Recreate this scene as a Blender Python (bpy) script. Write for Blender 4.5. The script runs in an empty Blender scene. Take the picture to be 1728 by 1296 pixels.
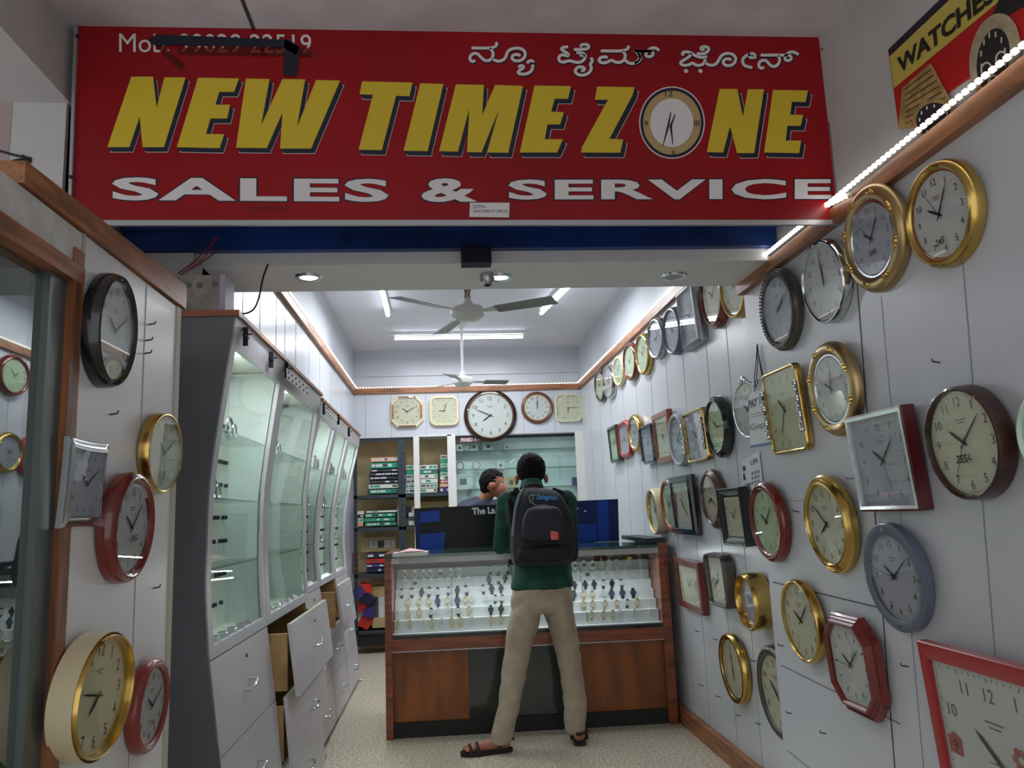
WORLD=1.3; TE=19; TUBE=6; DLE=10; CABL=3.2; CNTL=5
import bpy, bmesh, math, random
from mathutils import Vector, Matrix, noise
random.seed(7)
D=bpy.data; COL=bpy.context.scene.collection
# ---------- camera model (photo frame 1728x1296) ----------
F_PX=1330.84; YAW=0.0895045857; PITCH=0.161954297; ROLL=-0.0385927762; H=1.36
cy,sy,cp,sp=math.cos(YAW),math.sin(YAW),math.cos(PITCH),math.sin(PITCH)
FW=Vector((sy*cp,cy*cp,sp)); R0=Vector((cy,-sy,0)); U0=R0.cross(FW)
RT=R0*math.cos(ROLL)+U0*math.sin(ROLL); UP=U0*math.cos(ROLL)-R0*math.sin(ROLL)
def ray(x,y): return FW+RT*((x-864)/F_PX)-UP*((y-648)/F_PX)
def onX(x,y,X): d=ray(x,y); t=X/d.x; return Vector((X,t*d.y,H+t*d.z))
def onY(x,y,Y): d=ray(x,y); t=Y/d.y; return Vector((t*d.x,Y,H+t*d.z))
def onZ(x,y,Z): d=ray(x,y); t=(Z-H)/d.z; return Vector((t*d.x,t*d.y,Z))
cam=D.objects.new('camera',D.cameras.new('camera')); COL.objects.link(cam)
cam.matrix_world=Matrix(((RT.x,UP.x,-FW.x,0),(RT.y,UP.y,-FW.y,0),(RT.z,UP.z,-FW.z,H),(0,0,0,1)))
cam.data.sensor_width=36; cam.data.lens=F_PX/1728*36; cam.data.clip_start=.02
bpy.context.scene.camera=cam
# ---------- materials ----------
def lin(c): return tuple(((v/255)/12.92 if v/255<=.04045 else ((v/255+.055)/1.055)**2.4) for v in c)
MC={}
def mat(name,rgb,rough=.5,metal=0,noisy=0,scale=8,coat=0,emit=0,stretch=None,bump=0,spec=.5,rgb2=None):
    if name in MC: return MC[name]
    m=D.materials.new(name); MC[name]=m; m.use_nodes=True; nt=m.node_tree; b=nt.nodes['Principled BSDF']
    c=lin(rgb); b.inputs['Base Color'].default_value=(*c,1)
    b.inputs['Roughness'].default_value=rough; b.inputs['Metallic'].default_value=metal
    b.inputs['Coat Weight'].default_value=coat; b.inputs['Specular IOR Level'].default_value=spec
    if emit: b.inputs['Emission Color'].default_value=(*c,1); b.inputs['Emission Strength'].default_value=emit
    if noisy or bump:
        tc=nt.nodes.new('ShaderNodeTexCoord'); mp=nt.nodes.new('ShaderNodeMapping'); nz=nt.nodes.new('ShaderNodeTexNoise')
        nt.links.new(tc.outputs['Object'],mp.inputs[0]); nt.links.new(mp.outputs[0],nz.inputs['Vector'])
        if stretch: mp.inputs['Scale'].default_value=stretch
        nz.inputs['Scale'].default_value=scale; nz.inputs['Detail'].default_value=6
        if noisy:
            cr=nt.nodes.new('ShaderNodeValToRGB'); nt.links.new(nz.outputs[0],cr.inputs[0])
            a=rgb2 or tuple(v*(1-noisy) for v in rgb)
            cr.color_ramp.elements[0].position=.38; cr.color_ramp.elements[1].position=.62
            cr.color_ramp.elements[0].color=(*lin(a),1); cr.color_ramp.elements[1].color=(*c,1)
            nt.links.new(cr.outputs[0],b.inputs['Base Color'])
        if bump:
            bp=nt.nodes.new('ShaderNodeBump'); bp.inputs['Strength'].default_value=bump; bp.inputs['Distance'].default_value=.01
            nt.links.new(nz.outputs[0],bp.inputs['Height']); nt.links.new(bp.outputs[0],b.inputs['Normal'])
    return m
def glass(name,tint=(245,250,248),fac=1.0,rough=.01,ior=1.5):
    if name in MC: return MC[name]
    m=D.materials.new(name); MC[name]=m; m.use_nodes=True; nt=m.node_tree; nt.nodes.remove(nt.nodes['Principled BSDF'])
    o=nt.nodes['Material Output']; tr=nt.nodes.new('ShaderNodeBsdfTransparent'); gl=nt.nodes.new('ShaderNodeBsdfGlossy')
    tr.inputs[0].default_value=(*lin(tint),1); gl.inputs['Roughness'].default_value=rough
    fr=nt.nodes.new('ShaderNodeLayerWeight'); pw=nt.nodes.new('ShaderNodeMath'); pw.operation='POWER'; pw.inputs[1].default_value=4.5
    ad=nt.nodes.new('ShaderNodeMath'); ad.operation='MULTIPLY_ADD'; ad.inputs[1].default_value=.85; ad.inputs[2].default_value=.05
    ml=nt.nodes.new('ShaderNodeMath'); ml.operation='MULTIPLY'; ml.inputs[1].default_value=fac; ml.use_clamp=True
    nt.links.new(fr.outputs['Facing'],pw.inputs[0]); nt.links.new(pw.outputs[0],ad.inputs[0])
    mx=nt.nodes.new('ShaderNodeMixShader'); nt.links.new(ad.outputs[0],ml.inputs[0]); nt.links.new(ml.outputs[0],mx.inputs[0])
    nt.links.new(tr.outputs[0],mx.inputs[1]); nt.links.new(gl.outputs[0],mx.inputs[2]); nt.links.new(mx.outputs[0],o.inputs[0])
    return m
def emis(name,rgb,s):
    if name in MC: return MC[name]
    m=D.materials.new(name); MC[name]=m; m.use_nodes=True; nt=m.node_tree; nt.nodes.remove(nt.nodes['Principled BSDF'])
    e=nt.nodes.new('ShaderNodeEmission'); e.inputs[0].default_value=(*lin(rgb),1); e.inputs[1].default_value=s
    nt.links.new(e.outputs[0],nt.nodes['Material Output'].inputs[0]); return m
M_panel=mat('white_laminate',(206,210,218),.28,noisy=.035,scale=1.5,spec=.5)
M_plaster=mat('pale_plaster',(190,189,190),.8,noisy=.06,scale=3,bump=.05)
M_plaster_in=mat('inner_plaster',(222,224,232),.75,noisy=.03,scale=2)
M_ceil_out=mat('grey_ceiling',(212,208,214),.85,noisy=.07,scale=5,bump=.1)
M_groove=mat('panel_groove',(60,62,66),.8)
M_groove_l=mat('panel_groove_light',(150,154,162),.7)
M_wood=mat('brown_wood',(150,92,56),.4,noisy=.35,scale=5,stretch=(9,9,1))
M_wood_y=mat('brown_wood_along',(172,112,72),.42,noisy=.3,scale=5,stretch=(9,1,9))
M_wood_red=mat('red_brown_wood',(150,74,38),.3,noisy=.3,scale=4,stretch=(1,1,8),coat=.3)
M_ply=mat('plywood_edge',(196,158,104),.6,noisy=.2,scale=9)
M_chrome=mat('chrome',(215,218,222),.12,1)
M_steel=mat('brushed_steel',(170,172,176),.3,1)
M_gold=mat('polished_gold',(204,172,98),.22,1)
M_golds=mat('satin_gold',(184,160,116),.34,.9)
M_goldbrown=mat('bronze_orange',(176,104,44),.2,.7,coat=.4)
M_black=mat('black_gloss',(22,24,30),.18,coat=.5)
M_blackm=mat('black_matt',(24,24,26),.6)
M_redw=mat('red_brown_gloss',(126,38,28),.2,coat=.6,noisy=.2,scale=6)
M_brown=mat('dark_brown_gloss',(66,38,30),.25,coat=.5,noisy=.25,scale=8)
M_maroon=mat('maroon_gloss',(92,24,34),.25,coat=.4)
M_red=mat('red_lacquer',(170,24,30),.3,coat=.4)
M_grey=mat('slate_grey',(98,108,126),.35,coat=.2)
M_bronze=mat('dark_bronze',(96,92,88),.35,.6)
M_antique=mat('antique_brown',(120,98,90),.4,.4,noisy=.3,scale=30)
M_navy=mat('navy_gloss',(38,36,70),.25,coat=.4)
M_white=mat('white_plastic',(226,226,222),.35)
M_cream=mat('cream_plastic',(226,214,176),.35)
M_creamd=mat('cream_dial',(212,210,184),.55)
M_whited=mat('white_dial',(208,211,208),.55)
M_greend=mat('pale_green_dial',(190,210,172),.55)
M_greyd=mat('grey_dial',(176,179,190),.55)
M_ink=mat('black_ink',(18,18,20),.6)
M_faint=mat('faint_ink',(112,112,112),.6)
M_glass=glass('clear_glass')
M_glassd=glass('clock_glass',(248,250,250),1.3)
M_led=emis('led_white',(255,250,240),6); M_ledi=emis('led_dim',(255,248,232),3)
M_ledb=mat('led_strip_tape',(200,196,186),.4)
# ---------- mesh helpers ----------
class MB:
    def __init__(s): s.v=[]; s.f=[]; s.mi=[]
    def add(s,vs,fs,m=0):
        o=len(s.v); s.v+= [tuple(v) for v in vs]; s.f+=[tuple(i+o for i in f) for f in fs]; s.mi+=[m]*len(fs); return s
    def box(s,a,b,m=0):
        x0,y0,z0=[min(p,q) for p,q in zip(a,b)]; x1,y1,z1=[max(p,q) for p,q in zip(a,b)]
        return s.add([(x0,y0,z0),(x1,y0,z0),(x1,y1,z0),(x0,y1,z0),(x0,y0,z1),(x1,y0,z1),(x1,y1,z1),(x0,y1,z1)],
            [(0,3,2,1),(4,5,6,7),(0,1,5,4),(1,2,6,5),(2,3,7,6),(3,0,4,7)],m)
    def hexa(s,p,m=0):  # 8 points bottom 4, top 4
        return s.add(p,[(0,3,2,1),(4,5,6,7),(0,1,5,4),(1,2,6,5),(2,3,7,6),(3,0,4,7)],m)
    def poly(s,p,m=0): return s.add(p,[tuple(range(len(p)))],m)
    def prism(s,p,d,m=0):
        d=Vector(d); n=len(p); q=[Vector(v)+d for v in p]
        return s.add(list(p)+q,[tuple(reversed(range(n))),tuple(range(n,2*n))]+[(i,(i+1)%n,n+(i+1)%n,n+i) for i in range(n)],m)
    def rings(s,rs,m=0,cap=True,close=False):
        n=len(rs[0]); vs=[p for r in rs for p in r]; fs=[]
        K=len(rs)
        for k in range(K-1 if not close else K):
            a=k*n; b=((k+1)%K)*n
            fs+=[(a+i,a+(i+1)%n,b+(i+1)%n,b+i) for i in range(n)]
        if cap and not close: fs+=[tuple(reversed(range(n))),tuple(range((K-1)*n,K*n))]
        return s.add(vs,fs,m)
    def tube(s,pts,r,n=8,m=0,closed=False):
        pts=[Vector(p) for p in pts]; rs=[]; K=len(pts); prev=None
        for i,p in enumerate(pts):
            a=pts[(i-1)%K] if (closed or i>0) else p; b=pts[(i+1)%K] if (closed or i<K-1) else p
            t=(b-a)
            if t.length<1e-9: t=Vector((0,0,1))
            t.normalize()
            if prev is None: u=t.orthogonal().normalized()
            else:
                u=prev-t*prev.dot(t)
                if u.length<1e-6: u=t.orthogonal()
                u.normalize()
            prev=u; w=t.cross(u); rr=r[i] if isinstance(r,(list,tuple)) else r
            rs.append([p+(u*math.cos(2*math.pi*j/n)+w*math.sin(2*math.pi*j/n))*rr for j in range(n)])
        return s.rings(rs,m,close=closed)
    def disc(s,c,ax,r,h,n=24,m=0):
        c=Vector(c); ax=Vector(ax).normalized(); return s.tube([c,c+ax*h],r,n,m)
    def ball(s,c,r,m=0,n=10,k=6,sc=(1,1,1)):
        c=Vector(c); vs=[c+Vector((0,0,r*sc[2]))]; fs=[]
        for i in range(1,k):
            a=math.pi*i/k
            for j in range(n):
                b=2*math.pi*j/n; vs.append(c+Vector((r*sc[0]*math.sin(a)*math.cos(b),r*sc[1]*math.sin(a)*math.sin(b),r*sc[2]*math.cos(a))))
        vs.append(c-Vector((0,0,r*sc[2])))
        for j in range(n): fs.append((0,1+j,1+(j+1)%n))
        for i in range(k-2):
            for j in range(n):
                a=1+i*n; fs.append((a+j,a+n+j,a+n+(j+1)%n,a+(j+1)%n))
        a=1+(k-2)*n
        for j in range(n): fs.append((a+(j+1)%n,a+j,len(vs)-1))
        return s.add(vs,fs,m)
    def build(s,name,mats,parent=None,smooth=False,origin=None):
        me=D.meshes.new(name); vs=s.v
        if origin is not None:
            o=Vector(origin); vs=[tuple(Vector(v)-o) for v in vs]
        me.from_pydata(vs,[],s.f); 
        if not isinstance(mats,(list,tuple)): mats=[mats]
        for m in mats: me.materials.append(m)
        for p,i in zip(me.polygons,s.mi): p.material_index=i
        bm=bmesh.new(); bm.from_mesh(me); bmesh.ops.recalc_face_normals(bm,faces=bm.faces) if s.f else None
        bm.to_mesh(me); bm.free()
        if smooth:
            for p in me.polygons: p.use_smooth=True
            try: me.set_sharp_from_angle(angle=math.radians(38))
            except Exception: pass
        o=D.objects.new(name,me); COL.objects.link(o)
        if origin is not None: o.location=origin
        if parent is not None: o.parent=parent
        return o
def tag(o,label,cat,group=None):
    o['label']=label; o['category']=cat
    if group: o['group']=group
    return o
def empty(name,loc,label=None,cat=None,group=None,rz=0):
    o=D.objects.new(name,None); COL.objects.link(o); o.location=loc; o.rotation_euler=(0,0,rz); o.empty_display_size=.05
    if label: tag(o,label,cat,group)
    return o
def struct(o): o['kind']='structure'; return o
def rel(pts,root):  # world points to a root's local frame (no rotation)
    return [Vector(p)-root.location for p in pts]
# text -> flat polygons in unit frame
def text2d(s,emb=0.0,shear=0.0,spacing=1.0):
    cu=D.curves.new('tmp_text','FONT'); cu.body=s; cu.size=1; cu.offset=emb; cu.shear=shear; cu.resolution_u=3; cu.space_character=spacing
    o=D.objects.new('tmp_text',cu); COL.objects.link(o)
    dg=bpy.context.evaluated_depsgraph_get(); me=o.evaluated_get(dg).to_mesh()
    vs=[(v.co.x,v.co.y) for v in me.vertices]; fs=[tuple(p.vertices) for p in me.polygons]
    o.evaluated_get(dg).to_mesh_clear(); D.objects.remove(o); D.curves.remove(cu)
    return vs,fs
TC={}
def text_norm(s,emb=0,shear=0,spacing=1.0):
    k=(s,emb,shear,spacing)
    if k not in TC:
        vs,fs=text2d(s,emb,shear,spacing)
        x0=min(v[0] for v in vs); x1=max(v[0] for v in vs); y0=min(v[1] for v in vs); y1=max(v[1] for v in vs)
        TC[k]=([((v[0]-x0)/(x1-x0),(v[1]-y0)/(y1-y0)) for v in vs],fs,(x1-x0)/(y1-y0))
    return TC[k]
def text_quad(mb,s,q,m=0,emb=0,shear=0,spacing=1.0,grow=0):
    """map text into quad q = (bottom-left, bottom-right, top-right, top-left) world points"""
    vs,fs,_=text_norm(s,emb,shear,spacing); a,b,c,d=[Vector(p) for p in q]
    mb.add([(a*(1-u)+b*u)*(1-v)+(d*(1-u)+c*u)*v for u,v in vs],fs,m)
# ---------- world & lights ----------
w=D.worlds.new('street_daylight'); bpy.context.scene.world=w; w.use_nodes=True
bg=w.node_tree.nodes['Background']; bg.inputs[0].default_value=(*lin((230,230,230)),1); bg.inputs[1].default_value=WORLD
vs=bpy.context.scene.view_settings; vs.view_transform='Standard'; vs.look='None'; vs.exposure=0; vs.gamma=1
def area(name,loc,size,size_y,energy,rot=(0,0,0),col=(1,1,1),spread=math.pi):
    l=D.lights.new(name,'AREA'); l.shape='RECTANGLE'; l.size=size; l.size_y=size_y; l.energy=energy; l.color=col; l.spread=spread
    o=D.objects.new(name,l); COL.objects.link(o); o.location=loc; o.rotation_euler=rot; return o
def spot(name,loc,energy,rot=(0,0,0),angle=100,blend=.6,rad=.03,col=(1,1,1)):
    l=D.lights.new(name,'SPOT'); l.energy=energy; l.spot_size=math.radians(angle); l.spot_blend=blend; l.shadow_soft_size=rad; l.color=col
    o=D.objects.new(name,l); COL.objects.link(o); o.location=loc; o.rotation_euler=rot; return o
# ================= ROOM =================
XN=1.42; XF=1.50; XL=-.94; YC=3.48; YB=8.4; ZI=3.13; ZO=3.05; SY=2.56; ZS=2.373
# floor
fl=MB(); fl.box((-3,-1.5,-.08),(3,9.0,0))
M_floor=mat('terrazzo_floor',(214,204,186),.45,noisy=.3,scale=60,rgb2=(158,146,130))
struct(fl.build('floor',M_floor))
# right far wall
b=MB(); b.box((XF,YC-.1,0),(XF+.12,8.9,ZI))
for y in [3.62,3.95,4.28,4.72,5.1,5.5,5.95,6.4,6.9,7.4,7.9]: b.box((XF-.0015,y,0),(XF,y+.003,2.7),1)
struct(b.build('wall_right_inner',[M_panel,M_groove_l]))
# right near wall (stands 8 cm forward)
b=MB(); b.box((XN,-1.2,0),(XN+.2,YC,ZO+.02))
def gv(x,y0,y1,m=1,wd=.004):
    p=onX(x[0],y0,XN); q=onX(x[1],y1,XN); b.add([(XN-.0012,p.y-wd/2,p.z),(XN-.0012,p.y+wd/2,p.z),(XN-.0012,q.y+wd/2,q.z),(XN-.0012,q.y-wd/2,q.z)],[(0,1,2,3)],m)
def gh(x0,x1,y0,y1,m=1,wd=.004):
    p=onX(x0,y0,XN); q=onX(x1,y1,XN); b.add([(XN-.0012,p.y,p.z-wd/2),(XN-.0012,q.y,q.z-wd/2),(XN-.0012,q.y,q.z+wd/2),(XN-.0012,p.y,p.z+wd/2)],[(0,1,2,3)],m)
gv((1446,1520),470,1420,1,.006); gv((1487,1570),500,1420,2,.003); gv((1624,1705),430,1420,2,.004); gv((1302,1312),640,720,2)
gh(1304,1520,982,1034); gh(1318,1520,1122,1222,1,.003); gh(1300,1446,845,844,2,.003); gh(1329,1366,1266,1296,1,.003)
struct(b.build('wall_right',[M_panel,M_groove,M_groove_l]))
# plaster upper band of near right wall above the strip
b=MB(); b.box((XN-.004,-1.2,2.40),(XN,YC,ZO+.02)); struct(b.build('trim_1',M_plaster))
# left inner wall: false front above cabinets, recessed wall behind them
b=MB(); b.box((XL-.06,3.12,2.10),(XL,YB+.1,ZI))
for y in [3.75,4.1,4.5,4.75,5.1,5.6,6.1,6.7,7.4]: b.box((XL,y,2.1),(XL+.0015,y+.004,2.71),1)
b.box((-1.34,2.62,0),(-1.28,8.9,ZI)); b.box((-1.28,2.62,2.10),(XL-.06,8.9,2.16))
struct(b.build('wall_left_inner',[M_panel,M_groove_l]))
# back wall
b=MB(); b.box((XL-.4,YB,2.195),(XF+.12,YB+.06,ZI+.1))
for x in [-.82,-.55,-.18,.16,.42,.86,1.2]: b.box((x,YB-.0015,2.195),(x+.004,YB,2.68),1)
b.box((XL-.4,8.8,0),(XF+.12,8.86,2.3),2); b.box((XL-.4,YB+.06,2.20),(XF+.12,8.86,2.23),2)
b.box((XL,YB-.02,2.85),(XF,YB,2.87),0)
struct(b.build('wall_back',[M_panel,M_groove_l,M_plaster_in]))
# ceilings
b=MB(); b.box((-1.34,YC,ZI),(1.7,8.9,ZI+.1)); struct(b.build('ceiling',M_plaster_in))
b=MB(); b.box((-3,-1.2,ZO),(1.7,3.2,ZO+.1))
p=onZ(412,0,ZO); q=onZ(396,28,ZO); b.box((p.x-.012,1.2,ZO-.002),(p.x+.0,2.6,ZO),1)
struct(b.build('ceiling_outer',[M_ceil_out,M_groove]))
# concrete beam at top left and wall left of the sign
b=MB(); b.box((-3,-.5,2.79),(-1.235,2.62,ZO)); struct(b.build('trim_2',M_plaster))
b=MB(); b.box((-3,2.60,0),(-1.245,2.68,ZO)); b.box((-1.28,2.62,0),(-1.245,3.12,ZO)); b.box((-3,2.598,2.3),(-1.42,2.60,2.79),1)
struct(b.build('wall_front_left',[M_plaster,mat('pinkish_plaster',(176,158,158),.85,noisy=.1,scale=6)]))
# portal beam : fascia, soffit
b=MB(); b.box((-1.25,3.14,ZS),(XN,YC,ZI+.1)); b.box((-1.25,3.10,ZS-.001),(XN,3.14,ZS+.05))
struct(b.build('ceiling_soffit',mat('soffit_grey',(226,228,230),.6)))
# jamb left of portal
b=MB(); b.box((-1.28,3.0,2.1),(XL,YC,ZS+.02)); struct(b.build('wall_left_jamb',M_plaster))
# rolled blue shutter
r=empty('rolling_shutter',(0,3.07,ZS+.05),'rolled blue metal shutter above shop entrance behind the red sign','shutter')
M_blue=mat('blue_paint',(26,70,152),.4,noisy=.3,scale=3)
b=MB()
zz=[ZS+.055,ZS+.12,ZS+.123,ZS+.175,ZS+.178,2.66]
b.box((-1.22,3.06,ZS+.05),(XN-.01,3.10,ZS+.125)); b.box((-1.22,3.03,ZS+.125),(XN-.01,3.10,2.75)); b.box((-1.22,3.02,ZS+.17),(XN-.01,3.03,ZS+.182))
o=b.build('housing',M_blue); o.parent=r; o.location=-r.location
pp=onY(803,440,3.09); b=MB(); b.box((pp.x-.06,3.03,ZS-.02),(pp.x+.06,3.10,ZS+.05)); o=b.build('lock_plate',mat('navy_paint',(12,20,48),.5)); o.parent=r; o.location=-r.location
# skirting
b=MB(); b.box((XF-.04,YC,0),(XF,YB,.10)); struct(b.build('baseboard_right',M_wood_y))
b=MB(); b.box((XN-.03,.2,0),(XN,YC,.10)); struct(b.build('baseboard_right_near',M_wood_y))
# wood strips with LED rope
def led(name,label,p,q,outdir,n,rope=.010,sc=1.0,mt=None,step=.03):
    p=Vector(p); q=Vector(q); od=Vector(outdir); L=(q-p).length; t=(q-p)/L
    r=empty('led_strip_light',p,label,'strip light'); b=MB(); b.tube([p+od*.01-r.location,q+od*.01-r.location],.007*sc,6); b.build('tape',M_ledb,r)
    b=MB(); k=int(L/step)
    for i in range(k):
        c=p+t*(i+.5)*step+od*.016-r.location; h=.007*sc; a=t*(.27*step)
        u=Vector((0,0,1)); s=[c-a-u*h-od*h,c+a-u*h-od*h,c+a-u*h+od*h,c-a-u*h+od*h,c-a+u*h-od*h,c+a+u*h-od*h,c+a+u*h+od*h,c-a+u*h+od*h]; b.hexa(s)
    b.build('light_bead',mt or M_led,r)
def board(n,a,b_): bb=MB(); bb.box(a,b_); return struct(bb.build('trim_%d'%n,M_wood_y))
board(3,(XN-.035,-.6,2.325),(XN,YC,2.380)); board(4,(XF-.03,YC,2.665),(XF,YB,2.72))
board(5,(XL,YC,2.665),(XL+.03,YB,2.72))
bb=MB(); bb.box((XL,YB-.03,2.665),(XF,YB,2.72)); struct(bb.build('trim_6',mat('brown_wood_across',(172,112,72),.42,noisy=.3,scale=5,stretch=(1,9,9))))
led('l','bright white led strip on wooden ledge of the near right wall',(XN-.03,.3,2.396),(XN-.03,YC,2.396),(-1,0,0),0,sc=.8,step=.026)
led('l','white led strip on wooden ledge along inner right wall',(XF-.02,YC+.02,2.728),(XF-.02,YB-.03,2.728),(-1,0,0),0,sc=.6,mt=M_ledi)
led('l','white led strip on wooden ledge along inner left wall',(XL+.02,YC+.02,2.728),(XL+.02,YB-.03,2.728),(1,0,0),0,sc=.6,mt=M_ledi)
led('l','white led strip on wooden ledge across the back wall',(XL+.03,YB-.025,2.728),(XF-.03,YB-.025,2.728),(0,-1,0),0,sc=.6,mt=M_ledi)
p=onX(1380,357,XN-.03); q=onX(1440,330,XN-.03)
led('l','short loose end of led strip beside the red sign corner',(p.x,p.y,p.z),(q.x,q.y,q.z+.004),(-1,0,0),0)
# ================= SIGN =================
def S(x,y,off=0): return onY(x,y,SY-off)
sr=empty('shop_sign',(0,SY,2.35),'large red shop sign reading NEW TIME ZONE SALES & SERVICE above entrance','shop sign')
def sb(name,mats,mb,par=None): 
    o=mb.build(name,mats); o.parent=par or sr; o.location=-(sr.location) if par is None else (0,0,0); return o
M_signred=mat('sign_red',(150,16,26),.35,noisy=.12,scale=1.2,spec=.3)
TL,TR,BR,BL=(133,25),(1385,62),(1418,374),(121,374)
b=MB(); c=[S(*k) for k in (BL,BR,TR,TL)]; b.prism(c,(0,.04,0)); sb('board',M_signred,b)
M_alu=mat('aluminium_edge',(176,178,184),.35,.6)
b=MB()
def bar(p,q,wd,yy=.012):
    p=S(*p); q=S(*q); t=(q-p).normalized(); n=Vector((-t.z,0,t.x))*wd/2
    b.prism([p-n,q-n,q+n,p+n],(0,-yy,0))
bar((118,378),(1420,377),.018); bar((131,22),(1386,59),.008); bar((131,24),(119,376),.010); bar((1386,60),(1417,376),.014)
sb('frame',M_alu,b)
b=MB()
for x,y in ((131,62),(120,299),(1388,84),(1400,180)): b.disc(S(x,y,.012),(0,-1,0),.006,.006,8)
sb('screw',M_blackm,b)
L=[]
def z1(pts): return [(x/3,y/3) for x,y in pts]
def z2(pts): return [(576+x/3,y/3) for x,y in pts]
def z3(pts): return [(1152+x/3,y/3) for x,y in pts]
L.append(z1([(665,388),(775,388),(793,545),(832,392),(940,392),(830,745),(722,745),(707,590),(655,745),(543,745)]))
L.append(z1([(1003,393),(1210,397),(1185,465),(1110,465),(1090,530),(1165,530),(1150,600),(1065,600),(1043,678),(1135,680),(1112,750),(895,745)]))
L.append(z1([(1245,398),(1365,400),(1322,635),(1430,400),(1545,402),(1503,645),(1600,405),(1722,408),(1575,752),(1418,752),(1430,570),(1350,750),(1195,748)]))
L.append(z2([(105,412),(360,418),(345,487),(277,485),(205,760),(87,758),(160,480),(92,477)]))
L.append(z2([(400,422),(517,425),(437,765),(315,763)]))
L.append(z2([(580,427),(722,430),(713,582),(778,430),(920,435),(845,773),(737,772),(800,550),(710,771),(636,770),(648,550),(590,768),(495,765)]))
L.append(z2([(978,433),(1163,436),(1148,500),(1080,500),(1062,565),(1127,568),(1108,630),(1043,630),(1030,705),(1122,705),(1092,772),(903,772)]))
L.append(z2([(1295,438),(1485,441),(1475,480),(1357,703),(1427,706),(1412,773),(1213,772),(1218,745),(1350,505),(1283,505)]))
L.append(z3([(187,450),(277,450),(305,590),(330,452),(412,452),(362,775),(275,775),(240,640),(205,772),(122,770)]))
L.append(z3([(457,455),(635,458),(622,517),(553,515),(545,580),(610,582),(598,637),(530,637),(522,712),(600,712),(590,775),(412,772)]))
def grow(p,d):
    n=len(p); out=[]
    ar=sum(p[i][0]*p[(i+1)%n][1]-p[(i+1)%n][0]*p[i][1] for i in range(n)); sg=1 if ar>0 else -1
    for i in range(n):
        a=Vector(p[i-1]); c=Vector(p[i]); e=Vector(p[(i+1)%n]); t1=(c-a).normalized(); t2=(e-c).normalized()
        n1=Vector((t1.y,-t1.x))*sg; n2=Vector((t2.y,-t2.x))*sg; m=n1+n2
        if m.length<.3: m=n1
        m=m.normalized(); k=d/max(.45,m.dot(n1)); out.append((c.x+m.x*k,c.y+m.y*k))
    return out
import mathutils
def fillpoly(mb,pts,off,m=0):
    P=[S(x,y,off) for x,y in pts]
    tris=mathutils.geometry.tessellate_polygon([[Vector((x,y,0)) for x,y in pts]])
    mb.add(P,tris,m)
M_yel=mat('sign_yellow',(206,180,52),.45,spec=.3); M_navyink=mat('sign_navy',(18,22,44),.5); M_wht=mat('sign_white',(216,212,214),.5,spec=.3)
for p in L:
    b=MB(); sx,sy_=(6,8)
    for k in range(4): fillpoly(b,[(x+sx*(k+1)/4,y+sy_*(k+1)/4) for x,y in p],.0016+k*.0001,1)
    fillpoly(b,grow([(x+sx,y+sy_) for x,y in p],.9),.0012,2)
    fillpoly(b,p,.0026,0)
    sb('title_letter',[M_yel,M_navyink,M_wht],b)
def squad(x0,x1,y0,y1,off,dy0=0,dy1=0): return [S(x0,y1+dy0,off),S(x1,y1+dy1,off),S(x1,y0+dy1,off),S(x0,y0+dy0,off)]
for s,x0,x1,y0,y1,dd in (('SALES',189,656,299,338,3),('&',711,806,301,341,0),('SERVICE',858,1403,303,337,-1)):
    b=MB(); text_quad(b,s,squad(x0-2,x1+2,y0-2,y1+2,.0012,0,dd),1,.048,0,1.10); text_quad(b,s,squad(x0,x1,y0,y1,.0022,0,dd),0,.032,0,1.10)
    sb('subtitle_word',[M_wht,M_navyink],b)
b=MB(); text_quad(b,'Mob: 99029 22519',squad(201,525,56,88,.0022,0,2),0,0); sb('phone_lettering',M_wht,b)
# kannada lettering as brush strokes
K1=[[(90,120),(180,122),(270,122),(320,110),(340,85),(325,65)],[(270,122),(300,160),(300,210),(265,243),(220,245),(185,215),(150,175),(110,170),(75,200),(75,240),(105,255),(125,240)],
[(290,225),(335,250),(390,245),(425,210),(440,150),(490,125),(560,120),(610,150),(615,200),(580,240),(520,250),(480,225),(490,190),(540,180),(565,200)],
[(630,270),(650,245),(685,245),(690,270),(675,270)],[(688,262),(685,320),(660,360),(600,378),(545,370),(545,345),(590,320),(600,300),(575,290),(552,300),(560,315)],
[(1030,108),(980,115),(960,130),(985,150),(1030,175),(1035,200),(1000,190),(960,185),(935,215),(945,250),(985,262),(1040,240),(1090,258),(1150,262),(1190,230),(1200,190),(1170,170),(1110,165)],
[(1085,135),(1160,135),(1215,130),(1235,105),(1215,85),(1170,85),(1150,100),(1165,112)],[(1140,190),(1195,195)],
[(1250,215),(1270,245),(1240,280),(1260,310),(1240,360),(1180,388),(1120,380),(1095,350),(1110,315),(1150,300),(1190,315),(1185,340),(1155,340)],
[(1345,148),(1430,150),(1560,150),(1610,130),(1620,98)],[(1560,152),(1590,190),(1575,240),(1530,265),(1480,255),(1450,235),(1400,265),(1345,265),(1325,235),(1350,210),(1400,205),(1410,220)],
[(1585,240),(1620,270),(1670,272),(1710,245),(1735,200),(1710,165),(1660,150),(1728,150),(1800,152),(1850,148)]]
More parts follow.
